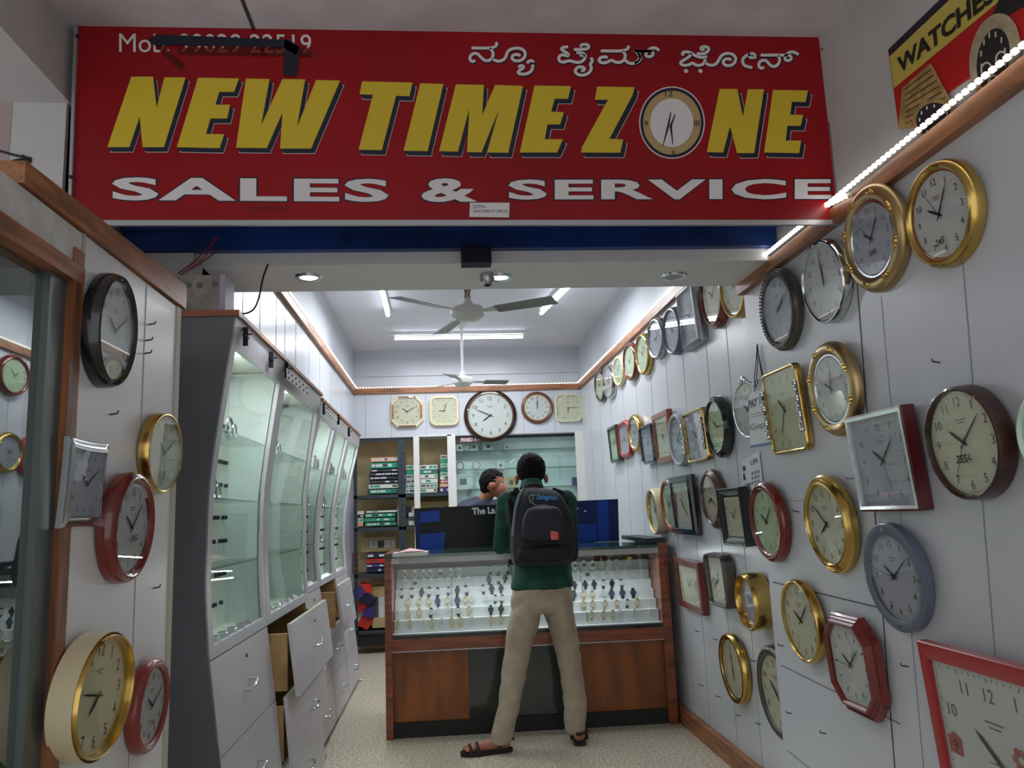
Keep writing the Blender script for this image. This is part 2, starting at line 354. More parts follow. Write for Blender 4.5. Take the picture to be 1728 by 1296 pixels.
K2=[[(0,150),(90,152),(170,150),(190,175),(170,205),(125,205),(110,180),(130,150),(165,120),(210,118),(245,145)],[(30,170),(70,210),(50,250),(5,270)],
[(480,195),(465,170),(500,155),(550,165),(600,200),(660,215),(710,205)],[(555,170),(540,205),(480,240),(445,265),(470,290),(530,288),(570,262),(600,290),(660,288),(690,255),(690,230)],
[(610,175),(680,178),(725,150),(725,115),(680,105),(645,120),(655,140),(685,130)],
[(690,262),(730,290),(790,285),(820,245),(850,190),(900,170),(960,180),(995,220),(970,280),(910,298),(865,275),(870,235),(920,222),(945,240)],
[(1165,215),(1125,215),(1115,185),(1150,170),(1180,190),(1170,225)],[(1130,180),(1075,200),(1050,245),(1070,295),(1150,312)],
[(1230,190),(1330,190),(1440,190),(1510,190),(1535,215),(1510,245),(1470,240),(1465,205),(1500,165),(1545,155),(1600,185)],
[(1400,195),(1420,240),(1395,290),(1350,305),(1315,280),(1285,240),(1240,240),(1210,270),(1215,310),(1245,320),(1262,305)]]
def smooth(p,it=2):
    for _ in range(it):
        q=[p[0]]
        for i in range(len(p)-1):
            a,c=p[i],p[i+1]; q+=[(a[0]*.75+c[0]*.25,a[1]*.75+c[1]*.25),(a[0]*.25+c[0]*.75,a[1]*.25+c[1]*.75)]
        q.append(p[-1]); p=q
    return p
def ribbon(mb,pts,wd,off,m,fn=S):
    n=len(pts); vs=[]
    for i in range(n):
        a=Vector(pts[max(0,i-1)]); c=Vector(pts[min(n-1,i+1)]); t=(c-a)
        if t.length<1e-6: t=Vector((1,0))
        t.normalize(); nn=Vector((-t.y,t.x))*wd/2*(1.0 if 0<i<n-1 else .6); p=Vector(pts[i]); vs+=[fn(p.x+nn.x,p.y+nn.y,off),fn(p.x-nn.x,p.y-nn.y,off)]
    mb.add(vs,[(2*i,2*i+1,2*i+3,2*i+2) for i in range(n-1)],m)
for ks,ox in ((K1[:5],780),(K1[5:]+[[(x+1670.4,y) for x,y in st] for st in K2[:2]],780),(K2[2:],1070)):
    b=MB()
    for st in ks:
        p=smooth([(ox+x/5.76,60+y/5.76) for x,y in st]); ribbon(b,[(x+.8,y+1) for x,y in p],7.2,.0012,1); ribbon(b,p,4.9,.0022,0)
    if ox==1070:
      for x,y in ((505,345),(645,345)): b.disc(S(1070+x/5.76,60+y/5.76,.0022),(0,-1,0),.008,.0004,12)
    sb('kannada_word',[M_wht,M_navyink],b)
# clock drawn as the O
b=MB(); cx,cy_=1134,207
def ell(cx,cy,rx,ry,off,m,n=48,rot=0): b.add([S(cx+rx*math.cos(t)*math.cos(rot)-ry*math.sin(t)*math.sin(rot),cy+rx*math.cos(t)*math.sin(rot)+ry*math.sin(t)*math.cos(rot),off) for t in [2*math.pi*i/n for i in range(n)]],[tuple(range(n))],m)
ell(cx,cy_,55.5,61,.0012,2,rot=.0); ell(cx,cy_,53.5,59,.0018,1); ell(cx,cy_,49,54,.0024,3); ell(cx-.5,cy_,36.5,41,.003,2)
for s,x,y,w_,h_ in (('12',1129,158,13,9),('9',1090,208,6,9),('6',1137,257,6,9),('III',1176,208,9,10)): text_quad(b,s,squad(x-w_/2,x+w_/2,y-h_/2,y+h_/2,.0036),4)
for p in ([(1131,190),(1133,189),(1129,215),(1119,247),(1118,246)],[(1139,192),(1140,194),(1134,212),(1136,244),(1135,244),(1130,212)]): fillpoly(b,p,.004,4)
sb('letter_o_clock',[M_yel,M_navyink,M_wht,mat('tan_ring',(176,150,104),.5),M_ink],b)
# tape, sticker
def flat(name,pts,mt,label,cat,off=.006,fn=None,par=None,th=.001):
    fn=fn or S; P=[fn(x,y,off) for x,y in pts]; c=sum(P,Vector())/len(P)
    b=MB(); tris=mathutils.geometry.tessellate_polygon([[Vector((x,y,0)) for x,y in pts]]); b.add([p-c for p in P],tris)
    o=b.build(name,mt); o.location=c
    if par: o.parent=par
    if label: tag(o,label,cat)
    return o
tb=MB(); P0=S(375,72,0)
for pts,m in (([(262,58),(488,67),(505,78),(500,93),(478,80),(262,76),(252,70)],0),([(480,66),(505,80),(501,128),(478,127)],0),([(250,66),(258,62),(312,110),(306,121)],1),([(300,80),(520,80),(530,96),(300,92)],1)):
    ps=[S(x,y,.005 if m==0 else .003)-P0 for x,y in pts]; tb.add(ps,mathutils.geometry.tessellate_polygon([[Vector((x,y,0)) for x,y in pts]]),m)
o=tb.build('tape',[mat('dark_tape',(20,26,44),.4),glass('brown_clear_tape',(200,130,110),1)]); o.location=P0; tag(o,'dark adhesive tape peeling across the phone number on the sign','tape')
st=flat('paper_sticker',[(793,342),(860,342),(859,367),(792,366)],M_wht,'small white paper sticker at lower centre of the red sign','sticker',.003)
b=MB(); 
for s,x0,x1,y0,y1 in (('GSTIN',798,818,346,351),('29ACNPK3719B1ZJ',798,856,354,360)): text_quad(b,s,squad(x0,x1,y0,y1,.0036),0)
o=b.build('sticker_lettering',M_ink); o.parent=st; o.location=-st.location
b=MB(); text_quad(b,'QUARTZLAND',squad(416,492,347,359,.002),0); sb('pen_scrawl',mat('dark_red_ink',(96,12,24),.5),b)
# ================= POSTER =================
XP=XN-.012
def PZ(x,y,off=0): return onX(1480+x/6.48,y/6.48,XP-off)
pr_=empty('watch_poster',onX(1520,150,XP),'red and yellow WATCHES poster with two wristwatches high on near right wall','poster')
def pb(name,mats,mb): o=mb.build(name,mats); o.parent=pr_; o.location=-pr_.location; return o
def pfill(mb,pts,off,m=0): mb.add([PZ(x,y,off) for x,y in pts],mathutils.geometry.tessellate_polygon([[Vector((x,y,0)) for x,y in pts]]),m)
M_pred=mat('poster_red',(176,16,22),.4); M_pyel=mat('poster_yellow',(196,178,84),.45)
b=MB(); b.prism([PZ(120,545),PZ(235,1390),PZ(2500,-220),PZ(2500,-1760)],(.008,0,0)); pb('sheet',M_pred,b)
b=MB(); pfill(b,[(118,545),(135,620),(2500,-1620),(2500,-1762)],.001,1); pfill(b,[(135,620),(185,965),(2500,-950),(2500,-1620)],.001,0); pb('heading_band',[M_pyel,M_navyink],b)
b=MB(); text_quad(b,'WATCHES',[PZ(270,790,.003),PZ(1330,-30,.003),PZ(1260,-230,.003),PZ(215,640,.003)],0,.035,.25); pb('heading_lettering',M_ink,b)
M_ptan=mat('poster_gold',(176,146,92),.4,noisy=.2,scale=30); M_pcr=mat('poster_silver',(176,162,134),.4,noisy=.15,scale=30)
b=MB(); pfill(b,[(275,960),(585,690),(620,740),(850,1180),(860,1300),(260,1420),(230,1390)],.002,0)
def pell(cx,cy,rx,ry,rot,off,m,n=40):
    b.add([PZ(cx+rx*math.cos(t)*math.cos(rot)-ry*math.sin(t)*math.sin(rot),cy+rx*math.cos(t)*math.sin(rot)+ry*math.sin(t)*math.cos(rot),off) for t in [2*math.pi*i/n for i in range(n)]],[tuple(range(n))],m)
for k in range(7): y=760+k*62; pfill(b,[(300+k*2,y+215),(590+k*30,y-10),(594+k*30,y),(302+k*2,y+225)],.0025,2)
pell(620,1290,235,210,-.3,.003,0); pell(625,1310,200,185,-.3,.0035,1); 
for a in range(12): t=a*math.pi/6; x=625+160*math.cos(t); y=1310+150*math.sin(t); pfill(b,[(x-8,y-18),(x+8,y-18),(x+8,y+18),(x-8,y+18)],.004,3)
pb('gold_watch_picture',[M_ptan,M_navyink,M_ink,M_wht],b)
b=MB(); pfill(b,[(1200,300),(1330,0),(1420,-200),(1800,-300),(1620,60)],.002,1); pell(1290,620,275,480,.16,.0025,0); pell(1270,650,175,345,.16,.003,1)
for cx,cy in ((1355,640),(1195,760),(1270,900)): pell(cx,cy,62,85,.15,.0035,3); pell(cx,cy,44,64,.15,.004,1)
for a in range(12): t=a*math.pi/6+.2; x=1270+135*math.cos(t)*1.0; y=640+270*math.sin(t); pfill(b,[(x-9,y-28),(x+9,y-34),(x+9,y+28),(x-9,y+34)],.0045,3)
pb('silver_watch_picture',[M_pcr,M_blackm,M_ink,mat('poster_pale',(190,186,170),.5)],b)
# ================= CLOCKS =================
def outline(kind,a,b_,r,w,n):
    """points (u,v) of a frame outline inset by w"""
    a-=w; b_-=w; out=[]
    if kind=='e': return [(a*math.cos(t),b_*math.sin(t)) for t in [2*math.pi*i/n for i in range(n)]]
    if kind=='o':
        c=max(r-w*.586,.002); return [(a,-b_+c),(a,b_-c),(a-c,b_),(-a+c,b_),(-a,b_-c),(-a,-b_+c),(-a+c,-b_),(a-c,-b_)]
    if kind=='p':   # square with inward curved sides
        k=12
        for q in range(4):
            for i in range(k):
                t=-1+2*i/k; d=1-.035*(1-t*t)
                u,v=[(d,t),(-t,d),(-d,-t),(t,-d)][q]; out.append((a*u,b_*v))
        return out
    if kind=='s':   # superellipse, sides bowed
        for i in range(n):
            t=2*math.pi*i/n; c,s=math.cos(t),math.sin(t); e=.5
            out.append((a*math.copysign(abs(c)**e,c),b_*math.copysign(abs(s)**e,s)))
        return out
    r=max(r-w,.0015); k=5
    for q,(sx,sy_) in enumerate(((1,1),(-1,1),(-1,-1),(1,-1))):
        for i in range(k+1):
            t=math.pi/2*(q+i/k); out.append((sx*(a-r)+r*math.cos(t),sy_*(b_-r)+r*math.sin(t)))
    return out
# frame cross-sections: (inset fraction of frame width, height fraction of depth)
PROF={'dome':[(0,0),(0,.45),(.12,.75),(.32,.95),(.55,1),(.8,.88),(1,.62),(1.0,.4)],
'thin':[(0,0),(.05,.7),(.3,.97),(.6,1),(.9,.9),(1,.6),(1,.4)],
'flat':[(0,0),(0,.85),(.08,.95),(.9,1),(1,.92),(1,.4)],
'slope':[(0,0),(0,.6),(.1,.7),(.9,1),(1,1),(1,.4)],
'in':[(0,0),(0,.95),(.12,1),(.25,.97),(.95,.6),(1,.55),(1,.4)],
'step':[(0,0),(0,.5),(.15,.62),(.2,.55),(.38,.78),(.44,.72),(.62,.97),(.8,1),(.95,.8),(1,.6),(1,.4)],
'deep':[(0,0),(0,.82),(.1,.9),(.15,.86),(.4,1),(.7,.98),(1,.7),(1,.5)]}
def ang(h,m): return math.radians(90-(h%12+m/60)*30),math.radians(90-m*6)
def clock(label,bbox,wall,depth=.035,kind='e',prof='dome',fm=None,fw=.13,dial=None,r=.03,time=(10,9,None),nums='a',fm2=None,ratio=None,
          price=None,studs=0,beads=False,orn=False,numscale=1.0,group=None,ink=None,rot=0,glassy=True,back=None,extra=None,cat='wall clock',name='wall_clock',lean=None,lipw=1.12):
    if prof!='deep': depth*=.78
    if lean is None: lean={'N':.075,'F':.06,'L':.05,'B':0}[wall]
    x0,x1,y0,y1=bbox; cx=(x0+x1)/2; cyy=(y0+y1)/2
    if wall in ('N','F','L'):
        X={'N':XN,'F':XF,'L':-.80}[wall]; s=-1 if wall!='L' else 1; Xf=X+s*depth*.9
        a=onX(x0,cyy,Xf); c=onX(x1,cyy,Xf); t=onX(cx,y0,Xf); bt=onX(cx,y1,Xf)
        yc=(a.y+c.y)/2; zc=(t.z+bt.z)/2; ru=abs(a.y-c.y)/2; rv=abs(t.z-bt.z)/2; loc=(X,yc,zc); rz=-math.pi/2 if s<0 else math.pi/2
    else:
        Yf=YB-depth; a=onY(x0,cyy,Yf); c=onY(x1,cyy,Yf); t=onY(cx,y0,Yf); bt=onY(cx,y1,Yf)
        loc=(((a.x+c.x)/2),YB,(t.z+bt.z)/2); ru=abs(a.x-c.x)/2; rv=abs(t.z-bt.z)/2; rz=0
    if wall!='B' and lean>0: 
        Xf=X+s*(depth*.9+rv*math.sin(lean)*.9); a=onX(x0,cyy,Xf); c=onX(x1,cyy,Xf); t=onX(cx,y0,Xf-s*0); bt=onX(cx,y1,Xf); yc=(a.y+c.y)/2; zc=(t.z+bt.z)/2; ru=abs(a.y-c.y)/2; rv=abs(t.z-bt.z)/2
        loc=(X+s*(rv*math.sin(lean)+.001),yc,zc)
    if ratio is not None: ru=rv*ratio
    elif kind in('e','o') and .86<ru/rv<1.16: ru=rv=(ru+2*rv)/3
    CLK.append((label[:40],round(ru/rv,2),round(rv*2,2),[round(v,2) for v in loc]))
    W=0
    root=empty(name,loc,label,cat,group or 'wall clocks on display',rz); root.rotation_euler=(lean,rot,rz)
    n=48 if rv*1331/max(.5,math.hypot(loc[0],loc[1]))>40 else 32
    W=min(ru,rv)*fw*1.7
    rr=r
    b=MB(); 
    for i,(wi,h) in enumerate(PROF[prof]): pass
    rs=[[(u,-h*depth,v) for u,v in outline(kind,ru,rv,rr,wi*W,n)] for wi,h in PROF[prof]]
    b.rings(rs,0,cap=False); b.poly(rs[0],0)
    if fm2:
        # inner lip of another finish
        hh=PROF[prof][-2][1]; rs=[[(u,-h*depth,v) for u,v in outline(kind,ru,rv,rr,W*wi,n)] for wi,h in ((.9,hh*.9),(.92,hh+.12),(lipw-.09,hh+.12),(lipw,hh-.1),(lipw,.4))]
        b.rings(rs,1,cap=False)
    b.build('frame',[fm or M_black]+([fm2] if fm2 else []),root,smooth=kind!='o')
    Wd=W*(lipw if fm2 else 1.0)
    if beads:
        k=64; bb=MB()
        for i in range(k):
            t=2*math.pi*i/k; bb.ball(((ru-W*.45)*math.cos(t),-depth*.93,(rv-W*.45)*math.sin(t)),W*.16,0,6,4)
        bb.build('beading',M_bronze,root)
    if orn:
        for i in range(8):
            bb=MB(); t=2*math.pi*(i+.5)/8
            for dt in (-.09,0,.09):
                bb.ball(((ru-W*.5)*math.cos(t+dt),-depth*.97,(rv-W*.5)*math.sin(t+dt)),W*(.13 if dt else .2),0,8,5)
            bb.build('ornament',M_gold,root)
    for i in range(studs):
        t=math.pi/2*i; bb=MB(); bb.disc(((ru-W*.5)*math.cos(t),-depth*.97,(rv-W*.5)*math.sin(t)),(0,-1,0),W*.14,.006,10); bb.build('stud',M_chrome,root)
    # dial
    dz=-depth*.62; b=MB(); b.poly([(u,dz,v) for u,v in outline(kind,ru,rv,rr,Wd,n)],0)
    iu,iv=ru-Wd,rv-Wd; im=min(iu,iv); e=dz-.0009
    def put(s,u,v,h,m=1):
        vs,fs,asp=text_norm(s); wd=h*asp; b.add([(u+(p-.5)*wd,e,v+(q-.5)*h) for p,q in vs],fs,m)
    sq=kind in('r','s','p')
    if nums in('a','q','R'):
        hs=[i for i in range(1,13)] if nums!='q' else [3,6,9,12]
        for i in hs:
            t=math.radians(90-30*i); k=.80
            u,v=math.cos(t),math.sin(t)
            if sq: mx=max(abs(u),abs(v)); k2=1/mx; u,v=u*k2*.9 if abs(u)/mx<1 or True else u,v*k2*.9; k=.84
            s={1:'I',2:'II',3:'III',4:'IIII',5:'V',6:'VI',7:'VII',8:'VIII',9:'IX',10:'X',11:'XI',12:'XII'}[i] if nums=='R' else str(i)
            put(s,u*iu*k,v*iv*k,im*.17*numscale)
    if nums!='a' or kind!='e':
        pass
    # minute track
    for i in range(60 if n==48 else 12):
        t=2*math.pi*i/(60 if n==48 else 12); l=.03 if (i%5 and n==48) else .055; u,v=math.cos(t),math.sin(t)
        if sq: mx=max(abs(u),abs(v)); u,v=u/mx,v/mx
        k0,k1=.955,.955-l; wv=im*.006
        p=Vector((u*iu*k0,v*iv*k0)); q=Vector((u*iu*k1,v*iv*k1)); d=(p-q).normalized(); nn=Vector((-d.y,d.x))*wv
        if nums!='x': b.add([(p.x+nn.x,e,p.y+nn.y),(p.x-nn.x,e,p.y-nn.y),(q.x-nn.x,e,q.y-nn.y),(q.x+nn.x,e,q.y+nn.y)],[(0,1,2,3)],1)
    if nums in('t','q'):
        for i in range(12):
            t=math.radians(30*i); u,v=math.cos(t),math.sin(t)
            if sq: mx=max(abs(u),abs(v)); u,v=u/mx,v/mx
            p=Vector((u*iu*.88,v*iv*.88)); q=Vector((u*iu*.74,v*iv*.74)); d=(p-q).normalized(); nn=Vector((-d.y,d.x))*im*.016
            b.add([(p.x+nn.x,e,p.y+nn.y),(p.x-nn.x,e,p.y-nn.y),(q.x-nn.x,e,q.y-nn.y),(q.x+nn.x,e,q.y+nn.y)],[(0,1,2,3)],1)
    # small maker line under twelve
    for k,(w_,v_) in enumerate(((.16,.44),(.10,.38))): b.add([(-im*w_,e,iv*v_),(im*w_,e,iv*v_),(im*w_,e,iv*v_+im*.02),(-im*w_,e,iv*v_+im*.02)],[(0,1,2,3)],2)
    b.build('dial',[dial or M_creamd,ink or M_ink,M_faint],root)
    if extra: extra(root,ru,rv,iu,iv,depth,W)
    # hands
    def hand(nm,t,L,wd,hh,m):
        c,s=math.cos(t),math.sin(t); y=dz-hh; pts=[(-.2*L,-wd*.5),(L*.0,-wd),(L*.7,-wd*.9),(L,0),(L*.7,wd*.9),(0,wd),(-.2*L,wd*.5)]
        bb=MB(); bb.prism([(p*c-q*s,y,p*s+q*c) for p,q in pts],(0,-.0008,0)); bb.build(nm,m,root)
    h,mn,sc=time; th,tm=ang(h,mn)
    hm=M_ink
    hand('hour_hand',th,im*.48,im*.032,.003,hm); hand('minute_hand',tm,im*.76,im*.022,.0045,hm)
    if sc is not None: hand('second_hand',math.radians(90-sc*6),im*.8,im*.007,.006,mat('thin_hand',(60,56,56),.5))
    if glassy:
        gz=-depth*(PROF[prof][-2][1]-.05) if PROF[prof][-2][1]>.5 else -depth*.55
        gz=min(gz,dz-.008); b=MB(); b.poly([(u,gz,v) for u,v in outline(kind,ru,rv,rr,Wd*.97,n)]); b.build('glass_cover',M_glassd,root)
    if price:
        b=MB(); vs,fs,asp=text_norm(price,.02,.3); h=im*.16; y=(min(-depth*(PROF[prof][-2][1]-.05),dz-.008))-.0006; u0,v0=(price_at.get(label) or (0,-.42))
        b.add([((p-.5)*h*asp+u0*iu,y,(q-.5)*h+v0*iv) for p,q in vs],fs); b.build('handwritten_price',M_ink,root)
    return root
CLK=[]; price_at={}
C=clock
def nine_patch(root,ru,rv,iu,iv,d,W):
    y=-d*.62-.0015; b=MB(); b.poly([(-iu*.93,y,-.09*iv),(-iu*.70,y,-.11*iv),(-iu*.68,y,.1*iv),(-iu*.81,y,.17*iv),(-iu*.94,y,.1*iv)],0); vs,fs,asp=text_norm('9'); h=im_=iu*.14
    b.add([(-iu*.81+(p-.5)*h*asp,y-.0008,(q-.5)*h) for p,q in vs],fs,1); b.build('red_nine_patch',[M_red,M_ink],root)
    b=MB(); 
    for a in range(6): b.poly([(iu*.35+.05*iu*math.cos(t)+.09*iu*math.cos(a*1.05),y,.15*iv+.05*iv*math.sin(t)+.09*iv*math.sin(a*1.05)) for t in [k*math.pi/5 for k in range(10)]],a%2)
    b.poly([(iu*.34,y,.05*iv),(iu*.37,y,.05*iv),(iu*.42,y,-.4*iv),(iu*.38,y,-.4*iv)],2); b.poly([(iu*.39,y,-.2*iv),(iu*.55,y,-.1*iv),(iu*.42,y,-.27*iv)],2)
    b.build('flower_picture',[mat('flower_orange',(176,92,60),.5),mat('flower_pink',(168,110,112),.5),mat('leaf_green',(92,140,92),.5)],root)
# --- near right wall ---
l='polished gold and orange rimmed wall clock, highest on near right wall under the led strip'; price_at[l]=(-.1,-.62)
C(l,(1525,1645,264,453),'N',.05,prof='dome',fm=M_gold,fw=.11,dial=M_whited,fm2=M_goldbrown,time=(10,6,55),price='245',numscale=.95)
l='wide satin gold wall clock with small ornaments touching the led strip'; price_at[l]=(0,-.4)
C(l,(1418,1524,306,493),'N',.045,prof='dome',fm=M_golds,fw=.18,dial=M_greyd,fm2=M_chrome,orn=True,time=(10,7,53),price='354',nums='a',ink=M_faint)
C('thin chrome rimmed wall clock left of the satin gold ornamented clock',(1353,1425,400,547),'N',.045,prof='thin',fm=M_chrome,fw=.06,dial=M_whited,time=(12,0,None),nums='a',ink=M_faint)
C('dark grey wall clock with beaded sides hanging below the end of the led strip',(1282,1342,449,594),'N',.045,prof='step',fm=M_bronze,fw=.13,dial=M_greyd,beads=True,time=(2,10,30),ink=M_faint)
C('wide satin gold ornamented wall clock in the middle of near right wall',(1364,1441,571,739),'N',.045,prof='dome',fm=M_golds,fw=.17,dial=M_whited,fm2=M_chrome,orn=True,time=(10,2,None),ink=M_faint)
l='large round dark brown wall clock with cream dial marked 255/-'; price_at[l]=(-.05,-.3)
C(l,(1562,1690,645,845),'N',.06,prof='thin',fm=M_brown,fw=.06,dial=M_creamd,time=(10,8,35),price='255/-',numscale=1.05,ink=mat('soft_ink',(84,84,80),.6))
C('square maroon wall clock with silver inner edge beside dark brown round clock',(1439,1540,690,862),'N',.055,kind='r',r=.006,prof='flat',fm=M_maroon,fm2=M_chrome,fw=.03,lipw=2.3,dial=M_greyd,time=(10,8,27),numscale=.9,ink=mat('soft_ink',(84,84,80),.6))
C('pale green rimmed wall clock cut off at right edge of picture',(1718,1850,640,830),'N',.05,prof='dome',fm=mat('pale_green_rim',(196,226,212),.3,coat=.4),fw=.1,dial=M_creamd,time=(10,10,None))
C('polished gold wall clock left of the square maroon clock',(1356,1432,799,968),'N',.05,prof='step',fm=M_gold,fw=.13,dial=M_creamd,time=(7,52,None),ink=mat('soft_ink',(84,84,80),.6))
C('round red brown wall clock with pale green dial under the payment sheet',(1265,1319,811,949),'N',.05,prof='dome',fm=M_redw,fw=.14,dial=M_greend,time=(10,8,None),ink=M_faint)
l='round slate grey wall clock with four silver studs'; price_at[l]=(-.25,-.75)
C(l,(1457,1566,886,1061),'N',.035,prof='flat',fm=M_grey,fw=.13,dial=M_greyd,studs=4,time=(10,9,47),price='Y',numscale=.95)
C('round thin gold wall clock with plain pale dial left of the octagonal clock',(1322,1379,977,1118),'N',.045,prof='thin',fm=M_gold,fw=.06,dial=M_creamd,time=(10,8,None),ink=M_faint)
C('octagonal red brown stepped wall clock on lower near right wall',(1396,1470,1036,1208),'N',.06,kind='o',r=.075,prof='step',fm=M_redw,fw=.15,dial=M_whited,time=(10,8,45),nums='t',extra=lambda root,ru,rv,iu,iv,d,W:(lambda b:(b.poly([(0,-d*.62-.002,iv*.75),(-iu*.3,-d*.62-.002,iv*.45),(0,-d*.62-.002,iv*.15),(iu*.3,-d*.62-.002,iv*.45)]),b.build('paper_tag',M_wht,root)))(MB()))
C('large square red framed wall clock in lower right corner of picture',(1592,1810,1114,1480),'N',.04,kind='r',r=.005,prof='flat',fm=M_red,fw=.10,dial=M_whited,time=(10,22,15),extra=nine_patch,ratio=1.0,numscale=.9,ink=mat('soft_ink',(84,84,80),.6))
# gold rope-sided rectangular clocks
def rope(root,ru,rv,iu,iv,depth,W):
    for sx in (-1,1):
        b=MB()
        for k in range(2):
            pts=[(sx*(ru-.005)+.0055*math.cos(t*1.0+k*math.pi),-depth*1.25+.0055*math.sin(t+k*math.pi),-rv*.58+rv*1.16*t/60) for t in [i*60/140 for i in range(141)]]
            b.tube(pts,.006,5)
        b.build('twisted_rope_side',M_chrome,root,smooth=True)
C('gold framed rectangular wall clock with twisted silver sides on near right wall',(1294,1354,618,765),'N',.035,kind='r',r=.035,prof='thin',fm=M_gold,fw=.05,dial=mat('pale_yellow_dial',(214,218,176),.5),time=(10,35,None),extra=rope,nums='t',ink=M_faint)
# --- far right wall, top row ---
T='F'
C('shiny gold round clock, top row of inner right wall nearest the entrance beam',(1213,1258,424,537),T,.06,prof='thin',fm=M_gold,fw=.08,dial=M_creamd,time=(10,9,None),ink=M_faint)
C('round red brown clock in top row of inner right wall beside the shiny gold one',(1178,1221,442,554),T,.06,prof='step',fm=M_redw,fw=.12,dial=M_creamd,time=(10,9,None),ink=M_faint)
C('tall rectangular chrome clock with carved bottom in top row of inner right wall',(1145,1175,478,588),T,.07,kind='r',r=.01,prof='slope',fm=M_steel,fw=.1,dial=M_greyd,time=(10,9,None),ink=M_faint)
C('oval dark grey clock left of the rectangular chrome clock in top row',(1118,1147,516,600),T,.06,prof='dome',fm=M_grey,fw=.12,dial=M_greyd,time=(10,9,None),ink=M_faint)
C('silver white oval clock in top row of inner right wall',(1092,1118,535,607),T,.055,prof='dome',fm=M_steel,fw=.12,dial=M_greyd,time=(9,10,None),ink=M_faint)
C('yellow gold round clock in top row of inner right wall',(1072,1094,561,634),T,.05,prof='dome',fm=M_gold,fw=.12,dial=M_greend,time=(10,9,None),ink=M_faint)
C('oval dark red clock in top row of inner right wall',(1051,1072,577,644),T,.05,prof='dome',fm=M_redw,fw=.14,dial=M_greend,time=(10,9,None),ink=M_faint)
C('pale yellow rimmed clock in top row between dark red and dark chrome clocks',(1034,1051,599,652),T,.045,prof='thin',fm=M_cream,fw=.12,dial=M_greend,time=(10,9,None),ink=M_faint)
C('dark backed chrome clock, second from the far corner in top row',(1017,1034,615,674),T,.05,prof='thin',fm=M_chrome,fw=.12,dial=M_whited,time=(10,9,None),ink=M_faint)
C('dark brown round clock, top row at the far corner of inner right wall',(1003,1019,622,680),T,.05,prof='dome',fm=M_brown,fw=.15,dial=M_greend,time=(10,9,None),ink=M_faint)
# middle row
C('round chrome clock with crown ornament half covered by the payment sheet',(1237,1287,640,742),T,.03,prof='thin',fm=M_chrome,fw=.07,dial=M_whited,time=(10,9,None),ink=M_faint,
  extra=lambda root,ru,rv,iu,iv,d,W:(lambda b:(b.ball((0,-d*.8,rv+.008),.022,0,8,5,(1.4,.5,.8)),b.ball((.03,-d*.8,rv),.012,0,8,5),b.ball((-.03,-d*.8,rv),.012,0,8,5),b.build('crown_ornament',M_chrome,root,smooth=True)))(MB()))
C('black and green oval wall clock in middle row of inner right wall',(1190,1224,664,775),T,.06,prof='step',fm=M_black,fw=.12,dial=M_greend,time=(10,15,None),ink=mat('soft_ink',(84,84,80),.6))
C('small rectangular clock with gold corners and silver rope sides in middle row',(1156,1191,690,780),T,.045,kind='r',r=.03,prof='thin',fm=M_gold,fw=.07,dial=M_greyd,time=(10,9,None),extra=rope,nums='t',ink=M_faint)
C('round pale grey clock in middle row beside rope sided clock',(1128,1156,697,787),T,.055,prof='thin',fm=M_greyd,fw=.09,dial=M_greyd,time=(4,9,None),ink=M_faint)
C('rectangular orange brown wooden clock in middle row',(1104,1131,694,780),T,.05,kind='r',r=.004,prof='flat',fm=mat('orange_brown',(146,74,46),.3,coat=.4),fw=.13,dial=M_creamd,time=(10,9,None),ink=M_faint)
C('rounded rectangular dark blue and silver clock in middle row',(1081,1102,715,783),T,.07,kind='r',r=.04,prof='thin',fm=M_navy,fw=.09,dial=M_greyd,fm2=M_chrome,time=(10,9,None),ink=M_faint)
C('bronze and gold round clock in middle row beside red ornamental clock',(1060,1079,698,765),T,.05,prof='dome',fm=M_gold,fw=.16,dial=M_greyd,time=(10,9,None),ink=M_faint)
C('bright red ornamental square clock in middle row',(1043,1062,709,773),T,.045,kind='s',prof='dome',fm=M_red,fw=.14,dial=M_greyd,time=(10,9,None),ink=M_faint)
C('dark green rectangular clock, middle row nearest the back corner',(1028,1042,718,780),T,.06,kind='r',r=.006,prof='flat',fm=mat('dark_green_frame',(28,44,40),.3,coat=.4),fw=.09,dial=M_greend,time=(10,9,None),ink=M_faint)
# third row
C('black rectangular box framed clock beside payment notices, third row',(1216,1254,822,920),T,.07,kind='r',r=.004,prof='in',fm=M_black,fw=.19,dial=M_creamd,time=(10,9,None),ink=M_ink)
C('ribbed antique brown oval clock in third row of inner right wall',(1181,1215,792,891),T,.055,prof='step',fm=M_antique,fw=.13,dial=mat('beige_dial',(206,196,176),.5),time=(8,20,None),ink=mat('soft_ink',(84,84,80),.6))
C('tall black rectangular clock in third row beside ribbed brown clock',(1134,1168,802,902),T,.06,kind='r',r=.004,prof='flat',fm=M_black,fw=.13,dial=M_creamd,time=(10,22,None),ink=mat('soft_ink',(84,84,80),.6))
C('round orange brown clock in third row left of the tall black clock',(1114,1142,809,897),T,.055,prof='dome',fm=mat('orange_brown',(146,74,46),.3,coat=.4),fw=.15,dial=M_greend,time=(10,9,None),ink=M_faint)
C('round cream and gold clock, third row nearest the counter',(1091,1113,825,900),T,.07,prof='deep',fm=M_cream,fm2=M_gold,fw=.08,dial=M_creamd,time=(10,9,None),ink=M_faint)
